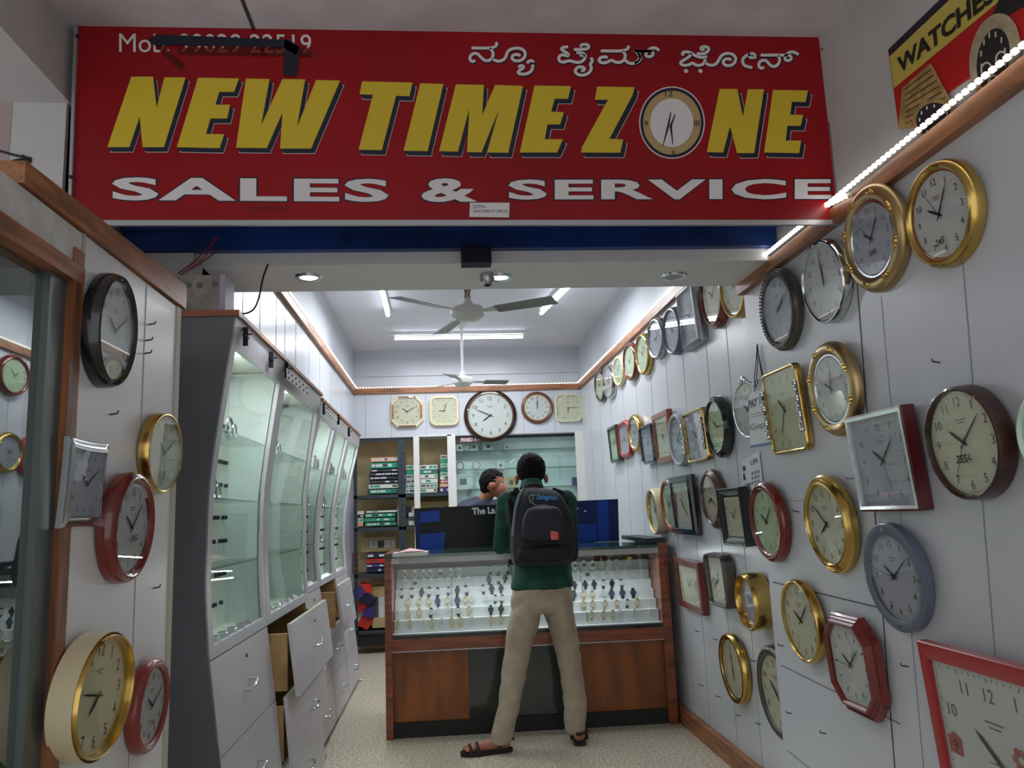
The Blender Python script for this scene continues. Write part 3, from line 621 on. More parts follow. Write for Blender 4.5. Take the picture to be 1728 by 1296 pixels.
# fourth row
C('tilted square red brown wooden clock beside the counter end',(1143,1182,945,1029),T,.05,kind='r',r=.003,prof='flat',fm=M_redw,fw=.15,dial=M_creamd,time=(10,9,None),rot=.02,ink=mat('soft_ink',(84,84,80),.6))
C('dark rounded rectangular clock with silvery edge beside tilted wooden clock',(1192,1224,934,1023),T,.08,kind='r',r=.045,prof='thin',fm=M_bronze,fw=.08,dial=M_creamd,time=(8,5,None),ink=mat('soft_ink',(84,84,80),.6))
C('deep polished gold round clock low on inner right wall',(1243,1277,966,1063),T,.09,prof='deep',fm=M_gold,fw=.1,dial=M_greyd,time=(10,9,None),ink=mat('soft_ink',(84,84,80),.6))
C('thin gold and brown oval clock, lowest left on inner right wall',(1214,1256,1072,1184),T,.05,prof='thin',fm=M_gold,fw=.1,dial=M_creamd,time=(6,0,None),fm2=M_brown,ink=M_faint)
C('dark bronze round clock half hidden behind the edge of near wall panel',(1278,1341,1094,1246),T,.05,prof='dome',fm=M_bronze,fw=.13,dial=M_creamd,time=(10,22,None),ink=mat('soft_ink',(84,84,80),.6))
# --- left wall panel ---
C('tall black rimmed wall clock with mirror like glass at top of left panel',(162,232,458,654),'L',.05,prof='dome',fm=M_black,fw=.11,dial=M_whited,time=(10,9,None),ink=M_faint)
C('round gold wall clock on left panel above the red brown clock',(248,307,695,833),'L',.035,prof='thin',fm=M_gold,fw=.06,dial=M_creamd,time=(10,10,30),nums='t',ink=M_faint)
l='round red brown glossy wall clock on left panel'; price_at[l]=(.1,-.25)
C(l,(190,260,793,985),'L',.05,prof='dome',fm=M_redw,fw=.13,dial=M_whited,time=(10,7,None),price='245/-',ink=M_faint)
C('square chrome wall clock with curved sides at edge of the showcase post',(112,180,742,890),'L',.022,kind='p',prof='slope',fm=M_chrome,fw=.13,dial=M_greyd,time=(10,9,None),ink=M_faint)
l='large deep cream and gold wall clock low on left panel'; price_at[l]=(.62,-.28)
C(l,(124,222,1070,1278),'L',.06,prof='deep',fm=M_gold,fw=.05,dial=mat('ivory_dial',(224,218,178),.5),time=(7,47,None),numscale=1.25,
  extra=lambda root,ru,rv,iu,iv,d,W:(lambda b:(b.rings([[(u,-h,v) for u,v in outline('e',ru+.002,rv+.002,0,0,48)] for h in (0.001,d*.86)],0,cap=False),b.build('cream_casing',M_cream,root,smooth=True)))(MB()))
l='round dull red wall clock at bottom of left panel'; price_at[l]=(0,-.45)
C(l,(229,287,1115,1267),'L',.04,prof='dome',fm=mat('dull_red_frame',(140,52,46),.3,coat=.3),fw=.13,dial=M_whited,time=(10,10,None),price='245',ink=mat('brown_ink',(120,60,50),.6))
# --- back wall ---
def corner_bars(root,ru,rv,iu,iv,d,W):
    for u,v,a,c,m in ((0,rv-.012,.09,.006,M_maroon),(0,-rv+.012,.09,.006,M_maroon),(-ru+.018,0,.008,.075,M_goldbrown),(ru-.018,0,.008,.075,M_goldbrown)):
        b=MB(); b.box((u-a,-d-.004,v-c),(u+a,-d*.8,v+c)); b.build('accent_bar',m,root)
C('cream square clock with cut corners and brown bars on back wall',(660,714,668,721),'B',.05,kind='o',r=.07,prof='flat',fm=M_cream,fw=.09,dial=M_creamd,time=(10,10,None),extra=corner_bars,ink=mat('soft_ink',(84,84,80),.6))
C('pale cream rounded square clock on back wall left of the big round clock',(725,774,668,718),'B',.05,kind='r',r=.07,prof='flat',fm=M_cream,fw=.09,dial=M_creamd,time=(9,3,None),nums='t',ink=M_faint)
C('largest dark brown round clock on back wall above the shelves',(782,873,657,745),'B',.06,prof='step',fm=M_brown,fw=.10,dial=M_whited,fm2=M_cream,time=(7,49,None),numscale=1.0)
C('brown round clock with white roman dial on back wall',(880,934,660,715),'B',.05,prof='dome',fm=mat('walnut_gloss',(104,62,44),.3,coat=.5),fw=.12,dial=M_whited,fm2=M_gold,time=(12,0,None),nums='R',numscale=.9)
C('cream rounded square clock nearest right corner of back wall',(936,983,664,712),'B',.05,kind='r',r=.07,prof='flat',fm=mat('greenish_cream',(206,208,180),.4),fw=.09,dial=M_creamd,time=(6,15,None),nums='t',ink=M_faint)
# small accents
# ================= NOTICES & NAILS on right wall =================
sheet=[(1264,665),(1304,652),(1312,748),(1266,757)]
def wallflat(name,pts,X,mt,label=None,cat=None,th=.002):
    P=[onX(x,y,X) for x,y in pts]; c=sum(P,Vector())/len(P); b=MB(); b.prism([p-c for p in P],(th,0,0)); o=b.build(name,mt); o.location=c
    if label: tag(o,label,cat)
    return o
XPT=XN-.006
ps=wallflat('payment_sheet',sheet,XPT,mat('paper_white',(218,220,226),.5),'white PAYTM payment sheet hanging on a blue cord on right wall','sign')
def on_sheet(name,parts,mats,par,X):
    b=MB()
    for kind,a,m in parts:
        if kind=='t': s,q,em=a; text_quad(b,s,[onX(x,y,X) for x,y in q],m,em)
        else: b.add([onX(x,y,X) for x,y in a],[tuple(range(len(a)))],m)
    o=b.build(name,mats); o.parent=par; o.location=-par.location; return o
on_sheet('payment_lettering',[('t',('PAY',[(1263.5,690),(1278,685),(1277.5,670.5),(1263,676)],.04),0),('t',('TM',[(1279,685),(1291,681),(1291,666),(1278.5,670.5)],.04),1),
 ('p',[(1267,700),(1290,693),(1290,694),(1267,701)],2),('p',[(1267,704),(1286,699),(1286,700),(1267,705)],2),('p',[(1266,752),(1311,744),(1311,748),(1266,756)],3)],
 [mat('paytm_navy',(22,46,92),.5),mat('paytm_cyan',(60,160,210),.5),M_faint,mat('sheet_blue_band',(70,110,170),.5)],ps,XPT-.0012)
on_sheet('pen_writing',[('t',('Gupta',[(1266,730),(1302,722),(1302,706),(1266,716)],0),0)],[M_faint],ps,XPT-.0012)
b=MB(); q0=onX(1278,578,XPT); r=empty('blue_cord',q0,'dark blue cord looped on a nail above the payment sheet','cord')
for pts in ([(1278,580),(1276,610),(1273,640),(1275,652)],[(1278,580),(1281,605),(1286,635),(1291,652)],[(1277,585),(1279,612),(1276,640),(1272,655)],[(1277,583),(1283,612),(1289,640),(1292,655)],[(1272,645),(1280,640),(1273,660)]):
    b.tube([onX(x,y,XPT-.004)-q0 for x,y in pts],.0022,5)
b.build('loop',mat('cord_blue',(26,24,62),.7),r)
n1=wallflat('payment_notice',[(1251,776),(1263,772),(1268,814),(1252,820)],XF-.012,mat('paper_white',(218,220,226),.5),'narrow white paper notice beside the payment leaflet on right wall','notice')
on_sheet('notice_marks',[('p',[(1253,787),(1257,786),(1258,794),(1253.5,795)],0),('p',[(1254,799),(1256,798),(1258.5,810),(1254.5,810)],0)],[M_ink],n1,XF-.0135)
n2=wallflat('payment_leaflet',[(1263,770),(1281,762),(1287,818),(1268,826)],XPT,mat('paper_white',(218,220,226),.5),'white leaflet with printed grid pinned below the payment sheet','notice')
gp=[('t',('UPI',[(1267,786),(1278,782),(1277,773),(1266,777)],0),0)]
for i in range(3):
    for j in range(3): x=1268+i*5; y=797+j*8-i*1.6; gp.append(('p',[(x,y),(x+3,y-1),(x+3.4,y+4),(x+.4,y+5)],1))
on_sheet('leaflet_print',gp,[M_ink,M_faint],n2,XPT-.0012)
# nails
NP=[(1440,808),(1348,864),(1533,1125),(1394,1238),(1336,1204),(1322,1090),(1276,1116),(1250,1208),(1284,1222),(1216,1176),(1586,612),(1180,1066),(1211,1080),(1187,1157)]
for i,(x,y) in enumerate(NP):
    X=XN if x>1300 else XF; p=onX(x,y,X); r=empty('wall_nail',p,None); b=MB(); L=.022 if i else .03
    b.tube([(.002,0,0),(-L,0,.004),(-L-.002,0,.012)],.0022,6); b.build('shank',M_steel if i==0 else M_blackm,r)
    tag(r,('bright bent nail beside the square maroon clock' if i==0 else 'small dark nail left in bare spot of '+('near' if X==XN else 'inner')+' right wall'),'nail','small nails left in right wall')
for x,y in ((250,548),(243,597),(185,700),(258,993),(245,575)):
    p=onX(x,y,-.80); r=empty('wall_nail',p,None); b=MB(); b.tube([(-.002,0,0),(.018,0,.003),(.02,0,.01)],.002,6); b.build('shank',M_blackm,r); tag(r,'small dark nail in bare spot of left wall panel','nail','small nails in left panel')
# ================= LEFT PANEL + SHOWCASE =================
XS=-.80
b=MB(); b.box((-1.26,1.775,0),(XS,2.44,2.02)); b.box((XS,2.16,0),(XS+.0012,2.163,2.02),1); b.box((XS-.001,2.405,0),(XS+.004,2.44,2.02),2); b.box((XS-.001,1.775,0),(XS+.003,1.787,2.02),2)
o=b.build('partition_panel',[mat('left_laminate',(232,233,234),.3,noisy=.03,scale=1.5),M_groove_l,mat('cream_edging',(186,184,168),.5)]); tag(o,'pale laminate partition panel carrying clocks on the left side of entrance','partition')
b=MB(); b.hexa([(XS-.06,1.5,2.02),(XS+.012,1.5,2.02),(XS+.012,2.46,2.025),(XS-.06,2.46,2.025),(XS-.06,1.5,2.065),(XS+.012,1.5,2.065),(XS+.012,2.46,2.10),(XS-.06,2.46,2.10)])
b.box((XS-.06,1.50,2.02),(XS-.5,1.56,2.065))
o=b.build('wooden_top_rail',M_wood_y); tag(o,'brown wooden rail along top of left clock panel','rail')
sc=empty('glass_showcase',(-1.05,1.2,0),'tall glass fronted showcase with brown wooden frame at left edge of picture','showcase')
def sp(name,mats,mb): o=mb.build(name,mats); o.parent=sc; o.location=-sc.location; return o
b=MB(); b.box((XS-.04,1.725,0),(XS+.01,1.77,1.97)); sp('door_post',M_wood,b)
b=MB(); b.box((XS-.03,.6,1.895),(XS+.012,1.77,1.935)); sp('lower_rail',M_wood_y,b)
b=MB(); b.box((XS-.02,.6,1.935),(XS+.004,1.765,2.015)); b.box((XS-.5,.6,1.935),(XS-.02,1.765,1.96)); sp('fascia_board',mat('chipped_white_board',(206,208,204),.5,noisy=.08,scale=18),b)
b=MB(); b.box((XS-.035,1.655,0),(XS-.005,1.725,1.90)); sp('steel_stile',mat('grey_green_metal',(96,106,104),.3,.5),b)
b=MB(); b.box((XS-.025,.6,.02),(XS-.02,1.66,1.90)); sp('glass_pane',glass('showcase_glass',(205,216,212),3.2,.008),b)
b=MB(); b.box((-1.28,.6,0),(-1.25,1.77,1.94)); b.box((-1.25,1.74,0),(XS-.04,1.772,1.94)); sp('back_panel',mat('showcase_inside',(112,120,122),.6),b)
for z in (1.12,.80,.5):
    b=MB(); b.box((-1.25,.6,z),(XS-.06,1.70,z+.006)); sh=sp('glass_shelf',M_glass,b)
    b=MB(); b.box((XS-.085,1.25,z-.004),(XS-.07,1.62,z+.010)); b.build('black_edge_strip',M_blackm,sh)
# things inside
gpk=empty('green_packet',(-1.0,1.42,1.1265),'bright green packaged item on shelf inside the left showcase','packet'); b=MB()
b.hexa([(-.03,-.08,0),(.03,-.08,0),(.03,.06,0),(-.03,.06,0),(-.01,-.05,.26),(.01,-.05,.26),(.01,.03,.24),(-.01,.03,.24)]); b.build('packet_body',mat('green_plastic',(50,170,70),.35),gpk)
b=MB(); b.disc((.032,-.01,.07),(1,0,0),.035,.004,16); b.build('round_label',mat('grey_blue_label',(120,126,160),.5),gpk)
for (yy,zz,w_,h_,m,lb) in ((1.60,1.127,.10,.16,M_cream,'pale cream square table clock inside left showcase'),(1.35,.807,.12,.13,M_bronze,'dark round table clock on lower shelf of left showcase')):
    t=empty('table_clock',(-.98,yy,zz),lb,'table clock'); b=MB(); b.box((-.02,-w_/2,0),(.02,w_/2,h_)); b.build('case',m,t); b=MB(); b.add([(.021,-w_*.4,h_*.1),(.021,w_*.4,h_*.1),(.021,w_*.4,h_*.9),(.021,-w_*.4,h_*.9)],[(0,1,2,3)]); b.build('dial',M_greend,t)
# wires at far left + drooping wire
r=empty('loose_wires',onY(30,265,2.597),'tangle of loose dark wires on wall left of the sign','wires'); b=MB()
for pts in ([(0,255),(25,262),(45,266),(53,270)],[(0,282),(20,272),(40,268),(50,272)],[(0,275),(15,285),(30,275),(52,266)],[(38,262),(52,274),(44,278),(36,268)]): b.tube([onY(x,y,2.597)-r.location for x,y in pts],.004,5)
b.build('wire',M_blackm,r,smooth=True)
r=empty('hanging_wire',onY(430,520,3.3),'thin dark wire drooping from the entrance beam to the switch box','wire'); b=MB()
pts=[(452,446),(443,470),(438,500),(430,522),(415,530),(400,528),(383,519)]; 
b.tube([onY(x,y,3.09-(i*.06))-r.location for i,(x,y) in enumerate(smooth(pts,2))] if False else [onY(x,y,3.0)-r.location for x,y in smooth(pts,2)],.004,6)
b.build('wire',M_blackm,r,smooth=True)
r=empty('red_wires',onY(340,420,2.75),'thin red wires tangled under the left end of the shutter','wires'); b=MB()
for pts in ([(300,462),(330,440),(352,415),(368,400)],[(296,475),(318,452),(350,432),(362,402)],[(320,455),(345,440),(372,420)]): b.tube([onY(x,y,2.98)-r.location for x,y in smooth(pts,1)],.0025,5)
b.build('wire',mat('red_wire',(140,40,44),.5),r)
# ================= DISPLAY CABINETS (left) =================
P1=[(0,-.70),(.3,-.725),(.576,-.753),(.91,-.797),(1.135,-.814),(1.47,-.812),(1.63,-.795),(1.85,-.765),(2.095,-.729)]
P2=[(0,-.755),(.3,-.79),(.52,-.815),(.91,-.872),(1.17,-.89),(1.43,-.878),(1.73,-.825),(2.0,-.762),(2.095,-.752)]
def px(P,z):
    for (a,b_),(c,d) in zip(P,P[1:]):
        if z<=c: return b_+(d-b_)*(z-a)/(c-a)
    return P[-1][1]
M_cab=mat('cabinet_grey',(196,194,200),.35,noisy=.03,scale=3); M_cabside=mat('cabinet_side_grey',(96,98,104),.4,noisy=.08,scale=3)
M_mint=mat('lit_mint_lining',(234,240,230),.5)
M_cabglass=glass('cabinet_glass',(250,253,251),.22)
def strip(P,y0,y1,z0,z1,off=0,th=.018,k=14):
    b=MB(); rs=[]
    for i in range(k+1):
        z=z0+(z1-z0)*i/k; x=px(P,z)+off; rs.append([(x,y0,z),(x,y1,z),(x-th,y1,z),(x-th,y0,z)])
    return b.rings(rs)
def cabinet(P,y0,y1,label,near=False,pull=(0,0,0),far=False):
    BX=(-.975 if near else -1.03) if P is P1 else -.955
    r=empty('display_cabinet',(-1.0,(y0+y1)/2,0),label,'display cabinet','curved grey watch cabinets along left wall')
    def q(name,m,mb,par=None,**k): 
        o=mb.build(name,m,**k); o.parent=par or r; o.location=-r.location if par is None else (0,0,0); return o
    b=MB()
    if near: # solid side panel
        zs=[2.095*i/18 for i in range(19)]
        b.prism([(-1.27,y0,0)]+[(px(P,z),y0,z) for z in zs]+[(-1.27,y0,2.095)],(0,.02,0)); q('side_panel',M_cabside,b)
        b=MB(); b.box((-1.27,y0-.01,2.09),(px(P,2.095)+.015,y0+.03,2.112)); q('side_trim',M_wood_red,b)
    b=MB(); b.box((BX-.01,y0+.02,.91),(BX,y1,2.09)); q('back_panel',M_mint,b)
    b=MB(); b.box((-1.275,y0+.02,0),(-1.265,y1,2.09)); q('rear_board',M_ply,b)
    b=MB()
    for yy in ((y0+.02,y0+.03),(y1-.012,y1-.002)): 
        zs=[.93+1.1*i/8 for i in range(9)]; b.prism([(-1.26,yy[0],.93)]+[(px(P,z)-.03,yy[0],z) for z in zs]+[(-1.26,yy[0],2.03)],(0,yy[1]-yy[0],0))
    q('inner_side',mat('divider_pale',(196,207,206),.5),b)
    b=MB(); b.box((-1.26,y0+.02,2.05),(px(P,2.05)-.02,y1,2.09)); b.box((-1.26,y0+.02,.90),(px(P,.92)-.02,y1,.93)); q('inner_boards',M_mint,b)
    mw=.075
    b=strip(P,y0+(.021 if near else 0),y0+mw,.91,2.095); b2=strip(P,y1-mw*.55,y1,.91,2.095); b.add(b2.v,b2.f)
    b2=strip(P,y0+mw,y1-mw*.55,1.99,2.095,k=3); b.add(b2.v,b2.f); b2=strip(P,y0+mw,y1-mw*.55,.91,.95,k=2); b.add(b2.v,b2.f)
    fr=q('door_frame',M_cab,b)
    g=strip(P,y0+mw,y1-mw*.55,.95,1.99,off=-.012,th=.004); q('glass_door',M_cabglass,g)
    b=MB(); b.box((px(P,2.095)-.05,y0,2.095),(px(P,2.095)+.012,y1,2.112)); q('top_trim',M_wood_y,b)
    for z in (1.2,1.45,1.7):
        b=MB(); b.box((BX+.002,y0+.04,z),(px(P,z)-.02,y1-.02,z+.006)); q('glass_shelf',M_glass,b)
    # rows of hanging hooks on the back
    for k,z in enumerate((1.02,1.14,1.28,1.38,1.52,1.62,1.78)):
        b=MB(); 
        for i in range(9):
            y=y1-.42+i*.044+random.uniform(-.01,.01)
            if random.random()<.8: b.box((BX,y,z),(BX+.014,y+.012,z+.016))
        q('hook_row',M_blackm,b)
    b=MB(); b.disc((px(P,2.05)-.12,(y0+y1)/2,2.052),(0,0,-1),.04,.01,16); q('lamp_puck',emis('cabinet_lamp',(235,255,248),9),b)
    zt=[(.60,.905),(.305,.595),(.03,.30)]
    for (z0,z1),pu in zip(zt,pull):
        s=strip(P,y0+.006,y1-.006,z0,z1,off=pu,k=4); dr=q('drawer',M_cab,s)
        if pu>.02:
            b=MB(); b.box((px(P,z0)-.35,y0+.03,z0+.02),(px(P,z1)+pu-.02,y0+.05,z1-.04)); b.build('drawer_side',M_ply,dr); b=MB(); b.box((px(P,z0)-.35,y1-.05,z0+.02),(px(P,z1)+pu-.02,y1-.03,z1-.04)); b.build('drawer_side',M_ply,dr)
            s2=strip(P,y0+.006,y1-.006,z1-.0,z1+.003,off=pu,k=1); s2.build('drawer_top_edge',mat('cream_edging',(186,184,168),.5),dr)
        zc=(z0+z1)/2; yc=(y0+y1)/2; x=px(P,zc)+pu
        b=MB(); pts=[(x,yc-.05,zc-.012),(x+.028,yc-.05,zc-.012),(x+.034,yc-.03,zc-.01),(x+.034,yc+.035,zc+.004),(x+.028,yc+.05,zc+.008),(x,yc+.05,zc+.008)]
        b.tube(pts,.0055,8); b.build('handle',M_chrome,dr,smooth=True)
        if z1>.9: b=MB(); b.disc((x,yc-.02,z1-.045),(1,0,0),.008,.006,10); b.build('lock',M_bronze,dr)
    b=MB(); b.box((-1.26,y0,0),(px(P,0)-.03,y1,.03)); q('plinth',M_blackm,b)
    b=MB(); b.prism([(px(P,z)-.02,y1-.012,z) for z in [i*.1 for i in range(10)]]+[(-1.26,y1-.012,.9),(-1.26,y1-.012,0)],(0,.01,0)); q('carcass',M_ply,b)
    l=D.lights.new('cabinet_light','AREA'); l.size=.2; l.energy=CABL; l.color=(.97,1,.985); o=D.objects.new('cabinet_light',l); COL.objects.link(o); o.location=(px(P,2.05)-.13,(y0+y1)/2,2.035)
    return r
cabinet(P1,2.81,3.70,'curved grey cabinet nearest the camera with closed drawers and lit glass door',near=True)
cabinet(P1,3.71,4.78,'curved grey cabinet, second from camera, with top drawer pulled open',pull=(.10,.045,0))
c=cabinet(P2,4.93,5.68,'curved grey cabinet in the middle of the row with exposed white end board')
b=MB(); rs=[]
for i in range(19):
    z=.02+2.05*i/18; x=px(P2,z); rs.append([(x+.012,4.90,z),(x+.012,4.93,z),(x-.12,4.93,z),(x-.12,4.90,z)])
b.rings(rs); o=b.build('end_board',mat('white_end_board',(206,204,206),.4)); o.parent=c; o.location=-c.location
b=MB(); b.box((-.82,4.85,0),(-.72,4.95,.025)); o=b.build('foot_block',M_ply); o.parent=c; o.location=-c.location
cabinet(P2,5.69,6.44,'curved grey cabinet, fourth from camera, with upper drawer pulled out',pull=(.12,0,0))
cabinet(P2,6.45,7.2,'curved grey cabinet farthest from camera beside the box rack')
# little items in cabinets
random.seed(11)
for ci,(P,y0,y1,nm) in enumerate(((P1,2.81,3.70,'nearest'),(P1,3.71,4.78,'second'),(P2,4.93,5.68,'third'),(P2,5.69,6.44,'fourth'),(P2,6.45,7.2,'farthest'))):
    for k in range(5):
        y=y0+.18+k*(y1-y0-.3)/5; x=px(P,.95)-.035-random.uniform(0,.012)
        t=empty('display_watch',(x,y,.93),'silver watch coiled on the floor of the %s curved cabinet'%nm,'watch','watches on the floor of the %s cabinet'%nm)
        b=MB(); b.tube([(0.03*math.cos(a),.024*math.sin(a),.018) for a in [i*math.pi/5 for i in range(10)]],.007,6,closed=True); b.build('bracelet',M_chrome,t,smooth=True)
        b=MB(); b.disc((.02,-.02,.024),(.5,-.4,.7),.016,.006,12); b.build('case',M_steel,t)
    for k in range(3):
        z=(1.206,1.456,1.706)[k]; y=y0+.3+.12*k; x=px(P,z)-(.10 if P is P1 else .045)
        t=empty('display_bracelet',(x,y,z),'shiny bracelets on the %s glass shelf of the %s curved cabinet'%(('lowest','middle','highest')[k],nm),'bracelet'); b=MB()
        b.tube([(0,.045*math.cos(a),.045+.045*math.sin(a)) for a in [i*math.pi/7 for i in range(14)]],.006,6,closed=True); b.tube([(0.02,.03*math.cos(a),.032+.03*math.sin(a)) for a in [i*math.pi/7 for i in range(14)]],.004,6,closed=True); b.build('bands',M_steel,t,smooth=True)
# top clips and cards
cards=[(1,[(483,621),(520,652),(519,671),(484,640)]),(2,[(548,683),(569,703),(568,716),(548,697)])]
for k,pts in cards:
    Y=onX(pts[0][0],pts[0][1],-.715); o=wallflat('earring_card',pts,-.705,M_wht,'white card of small earrings clipped to cabinet top, %s'%('nearer one' if k==1 else 'farther one'),'card',.003)
    b=MB()
    for i in range(6):
        for j in range(2):
            fx=(i+.5)/6; fy=(j+.5)/2; p=[pts[0][0]+(pts[1][0]-pts[0][0])*fx+(pts[3][0]-pts[0][0])*fy,pts[0][1]+(pts[1][1]-pts[0][1])*fx+(pts[3][1]-pts[0][1])*fy]
            w_=onX(p[0],p[1],-.702)-o.location; b.ball(w_,.007,0,6,4)
    b.build('earrings',mat('earring_mix',(120,120,116),.4),o)
for x,y in ((415,568),(458,607),(484,625),(547,690),(571,708),(589,729)):
    p=onX(x,y,-.722); t=empty('hanging_clip',p,'small black metal clip on the top edge of the curved cabinets','clip','black clips on cabinet tops'); b=MB(); b.box((-.01,-.004,-.035),(.008,.004,.035)); b.box((-.006,-.03,-.004),(.006,.03,.004)); b.tube([(0,-.03,0),(.03,-.035,0)],.003,5); b.build('clip_body',M_blackm,t)
# switch box on top of near cabinet
bx=empty('switch_box',onY(340,525,2.84),'old beige electric switch box on top of the nearest curved cabinet','switch box')
a0=onY(301,526,2.84); a1=onY(372,464,2.84); z0=a0.z; 
b=MB(); b.box((a0.x,2.84,z0),(a1.x,2.95,a1.z)); o=b.build('case',mat('beige_old_plastic',(150,144,136),.5,noisy=.15,scale=20)); o.parent=bx; o.location=-bx.location
b=MB(); b.box((a1.x,2.835,z0),(a1.x+.02,2.955,a1.z)); o=b.build('cover_edge',mat('pale_violet_plastic',(168,160,176),.5)); o.parent=bx; o.location=-bx.location
for x,y in ((318,481),(337,482),(363,480)):
    b=MB(); b.disc(onY(x,y,2.842),(0,-1,0),.011,.005,10); o=b.build('socket',M_bronze); o.parent=bx; o.location=-bx.location
# ================= COUNTER =================
CA=Vector((-.397,5.222,0)); CRZ=math.atan2(5.178-5.222,1.837)
ct=empty('display_counter',CA,'wooden shop counter with glass front full of watches','counter'); ct.rotation_euler=(0,0,CRZ)
CT=1.12; CW=1.84
def cb(name,m,*boxes,par=None,**k):
    b=MB()
    for a,c in boxes: b.box(a,c)
    return b.build(name,m,par or ct,**k)
M_cw=M_wood_red
cb('side_post',M_cw,((0,0,0),(.045,.75,CT+.012)))
cb('side_post',M_cw,((CW-.06,0,0),(CW,.72,CT+.012)))
cb('side_ledge',mat('dark_green_trim',(22,36,40),.4),((CW-.13,.02,CT+.012),(CW-.0,.85,CT+.04)))
cb('top_glass',mat('green_glass_top',(56,92,84),.06,coat=.6),((.0,-.008,CT-.018),(CW-.06,.75,CT)))
cb('top_rail',mat('pale_rail',(176,180,182),.35,.2),((.045,.0,CT-.055),(CW-.06,.02,CT-.018)))
cb('front_glass',glass('counter_glass',(246,252,251),.8),((.045,.006,.622),(CW-.06,.010,CT-.055)))
cb('lower_lip',M_black,((.045,-.004,.598),(CW-.06,.03,.622)))
cb('wooden_rail',M_cw,((.045,-.006,.525),(CW-.06,.03,.598)))
cb('metal_edge',M_steel,((.045,-.010,.520),(CW-.06,.03,.5255)))
cb('kick_panel',mat('brown_panel',(150,84,34),.4,noisy=.2,scale=3,stretch=(4,1,1)),((.045,.05,.09),(.52,.07,.52)))
cb('kick_panel',mat('brown_panel',(116,66,36)),((1.20,.05,.09),(CW-.06,.07,.52)))
cb('middle_panel',mat('dark_reflective_panel',(52,60,58),.12,noisy=.3,scale=3,coat=.5),((.521,.05,.09),(1.199,.068,.52)))
cb('plinth',M_blackm,((.045,.03,0),(CW-.06,.08,.09)))
cb('rear_panel',M_cw,((.045,.71,0),(CW-.06,.73,CT-.02)))
# stepped display inside
M_step=mat('pale_grey_steps',(216,218,222),.5)
b=MB(); b.box((.045,.03,.60),(CW-.06,.71,.625)); ys=[.33-.053*k for k in range(6)]; zs=[.975-.061*k for k in range(6)]
for k in range(6):
    b.box((.05,ys[k]+.010,.62),(CW-.065,ys[k]+.064 if k else .70,zs[k]+.032))
for k in range(6): 
    for x in (.42,.83,1.30): b.box((x,ys[k]+.007,zs[k]-.028),(x+.003,ys[k]+.0105,zs[k]+.032),1)
b.build('stepped_display',[M_step,M_groove],ct)
l=D.lights.new('counter_light','AREA'); l.shape='RECTANGLE'; l.size=1.6; l.size_y=.03; l.energy=CNTL; o=D.objects.new('counter_light',l); COL.objects.link(o); o.parent=ct; o.location=(CW/2-.02,.05,CT-.06); o.rotation_euler=(math.radians(-25),0,0)
# watches
wl=[]
def W(zx,zy,ox,oy,pts): return [(ox+x/6.646,oy+y/6.646) for x,y in pts]
rowsL=[[(285,390),(400,395),(495,395),(575,390),(685,385),(800,370),(900,370),(1240,335),(1335,330),(1445,335)],
[(290,490),(400,490),(500,485),(585,480),(675,475),(775,470),(895,460),(1000,465),(1230,450),(1335,440),(1410,435)],
[(250,600),(365,595),(475,590),(560,585),(655,590),(775,570),(875,560),(975,565),(1165,550),(1260,545),(1365,545)],
[(325,700),(450,695),(555,690),(655,685),(765,670),(875,665),(965,660),(1035,655),(1205,650),(1300,650),(1375,640)],
[(200,810),(325,805),(450,800),(580,795),(655,790),(775,780),(885,770),(1005,765),(1250,755),(1365,750)],
[(205,925),(345,925),(500,915),(590,905),(700,900),(810,890),(910,895),(1040,885),(1250,865),(1360,860)]]
rowsR=[[(470,425),(570,420),(665,420),(745,420),(845,412),(930,400),(1290,380),(1370,390)],
[(500,510),(605,510),(710,502),(825,500),(940,500),(1375,480)],
[(460,605),(580,610),(680,605),(785,610),(880,600),(985,600)],
[(450,720),(560,705),(660,715),(790,710),(875,705),(995,695),(1115,685)],
[(555,820),(665,815),(800,800),(935,790),(1050,785),(1160,780)],
[(650,915),(785,912),(890,915),(970,905),(1130,920)]]
M_goldw=mat('gold_watch_metal',(210,184,120),.3,.7); M_rose=mat('rose_gold',(214,176,150),.3,.7); M_bluew=mat('blue_watch',(60,80,110),.3,.4); M_strapb=mat('black_strap',(22,22,24),.5); M_silw=mat('silver_watch_metal',(214,218,220),.3,.5)
KT={'black strapped watch with white dial':(M_strapb,M_silw,M_whited),'all black watch':(M_strapb,M_black,M_black),'gold watch':(M_goldw,M_goldw,M_whited),'silver watch':(M_silw,M_silw,M_whited),
'rose gold watch':(M_rose,M_rose,M_creamd),'silver watch with black dial':(M_silw,M_silw,M_black),'blue faced dark watch':(M_strapb,M_bluew,M_bluew),'brown strapped watch with white dial':(M_brown,M_silw,M_whited)}
protos={}
def wproto(k):
    if k in protos: return protos[k]
    st,ca,di=KT[k]; b=MB()
    b.rings([[(x*w_,y,z) for x,y in ((-1,0),(1,0),(1,-.003),(-1,-.003))] for z,w_ in ((-.032,.006),(-.012,.009),(.012,.009),(.025,.006))],0)
    b.disc((0,-.001,0),(0,-1,0),.015,.006,14,1); b.disc((0,-.0072,0),(0,-1,0),.0122,.0006,14,2); b.disc((.0125,-.003,0),(1,0,0),.002,.002,6,1)
    b.add([(-.001,-.0083,0),(.001,-.0083,0),(.0006,-.0083,.007),(-.0006,-.0083,.007)],[(0,1,2,3)],3)
    protos[k]=b.build('wrist_watch',[st,ca,di,M_ink]); return protos[k]
first=set(); NAMES=['top','second','third','fourth','fifth','bottom']
random.seed(5)
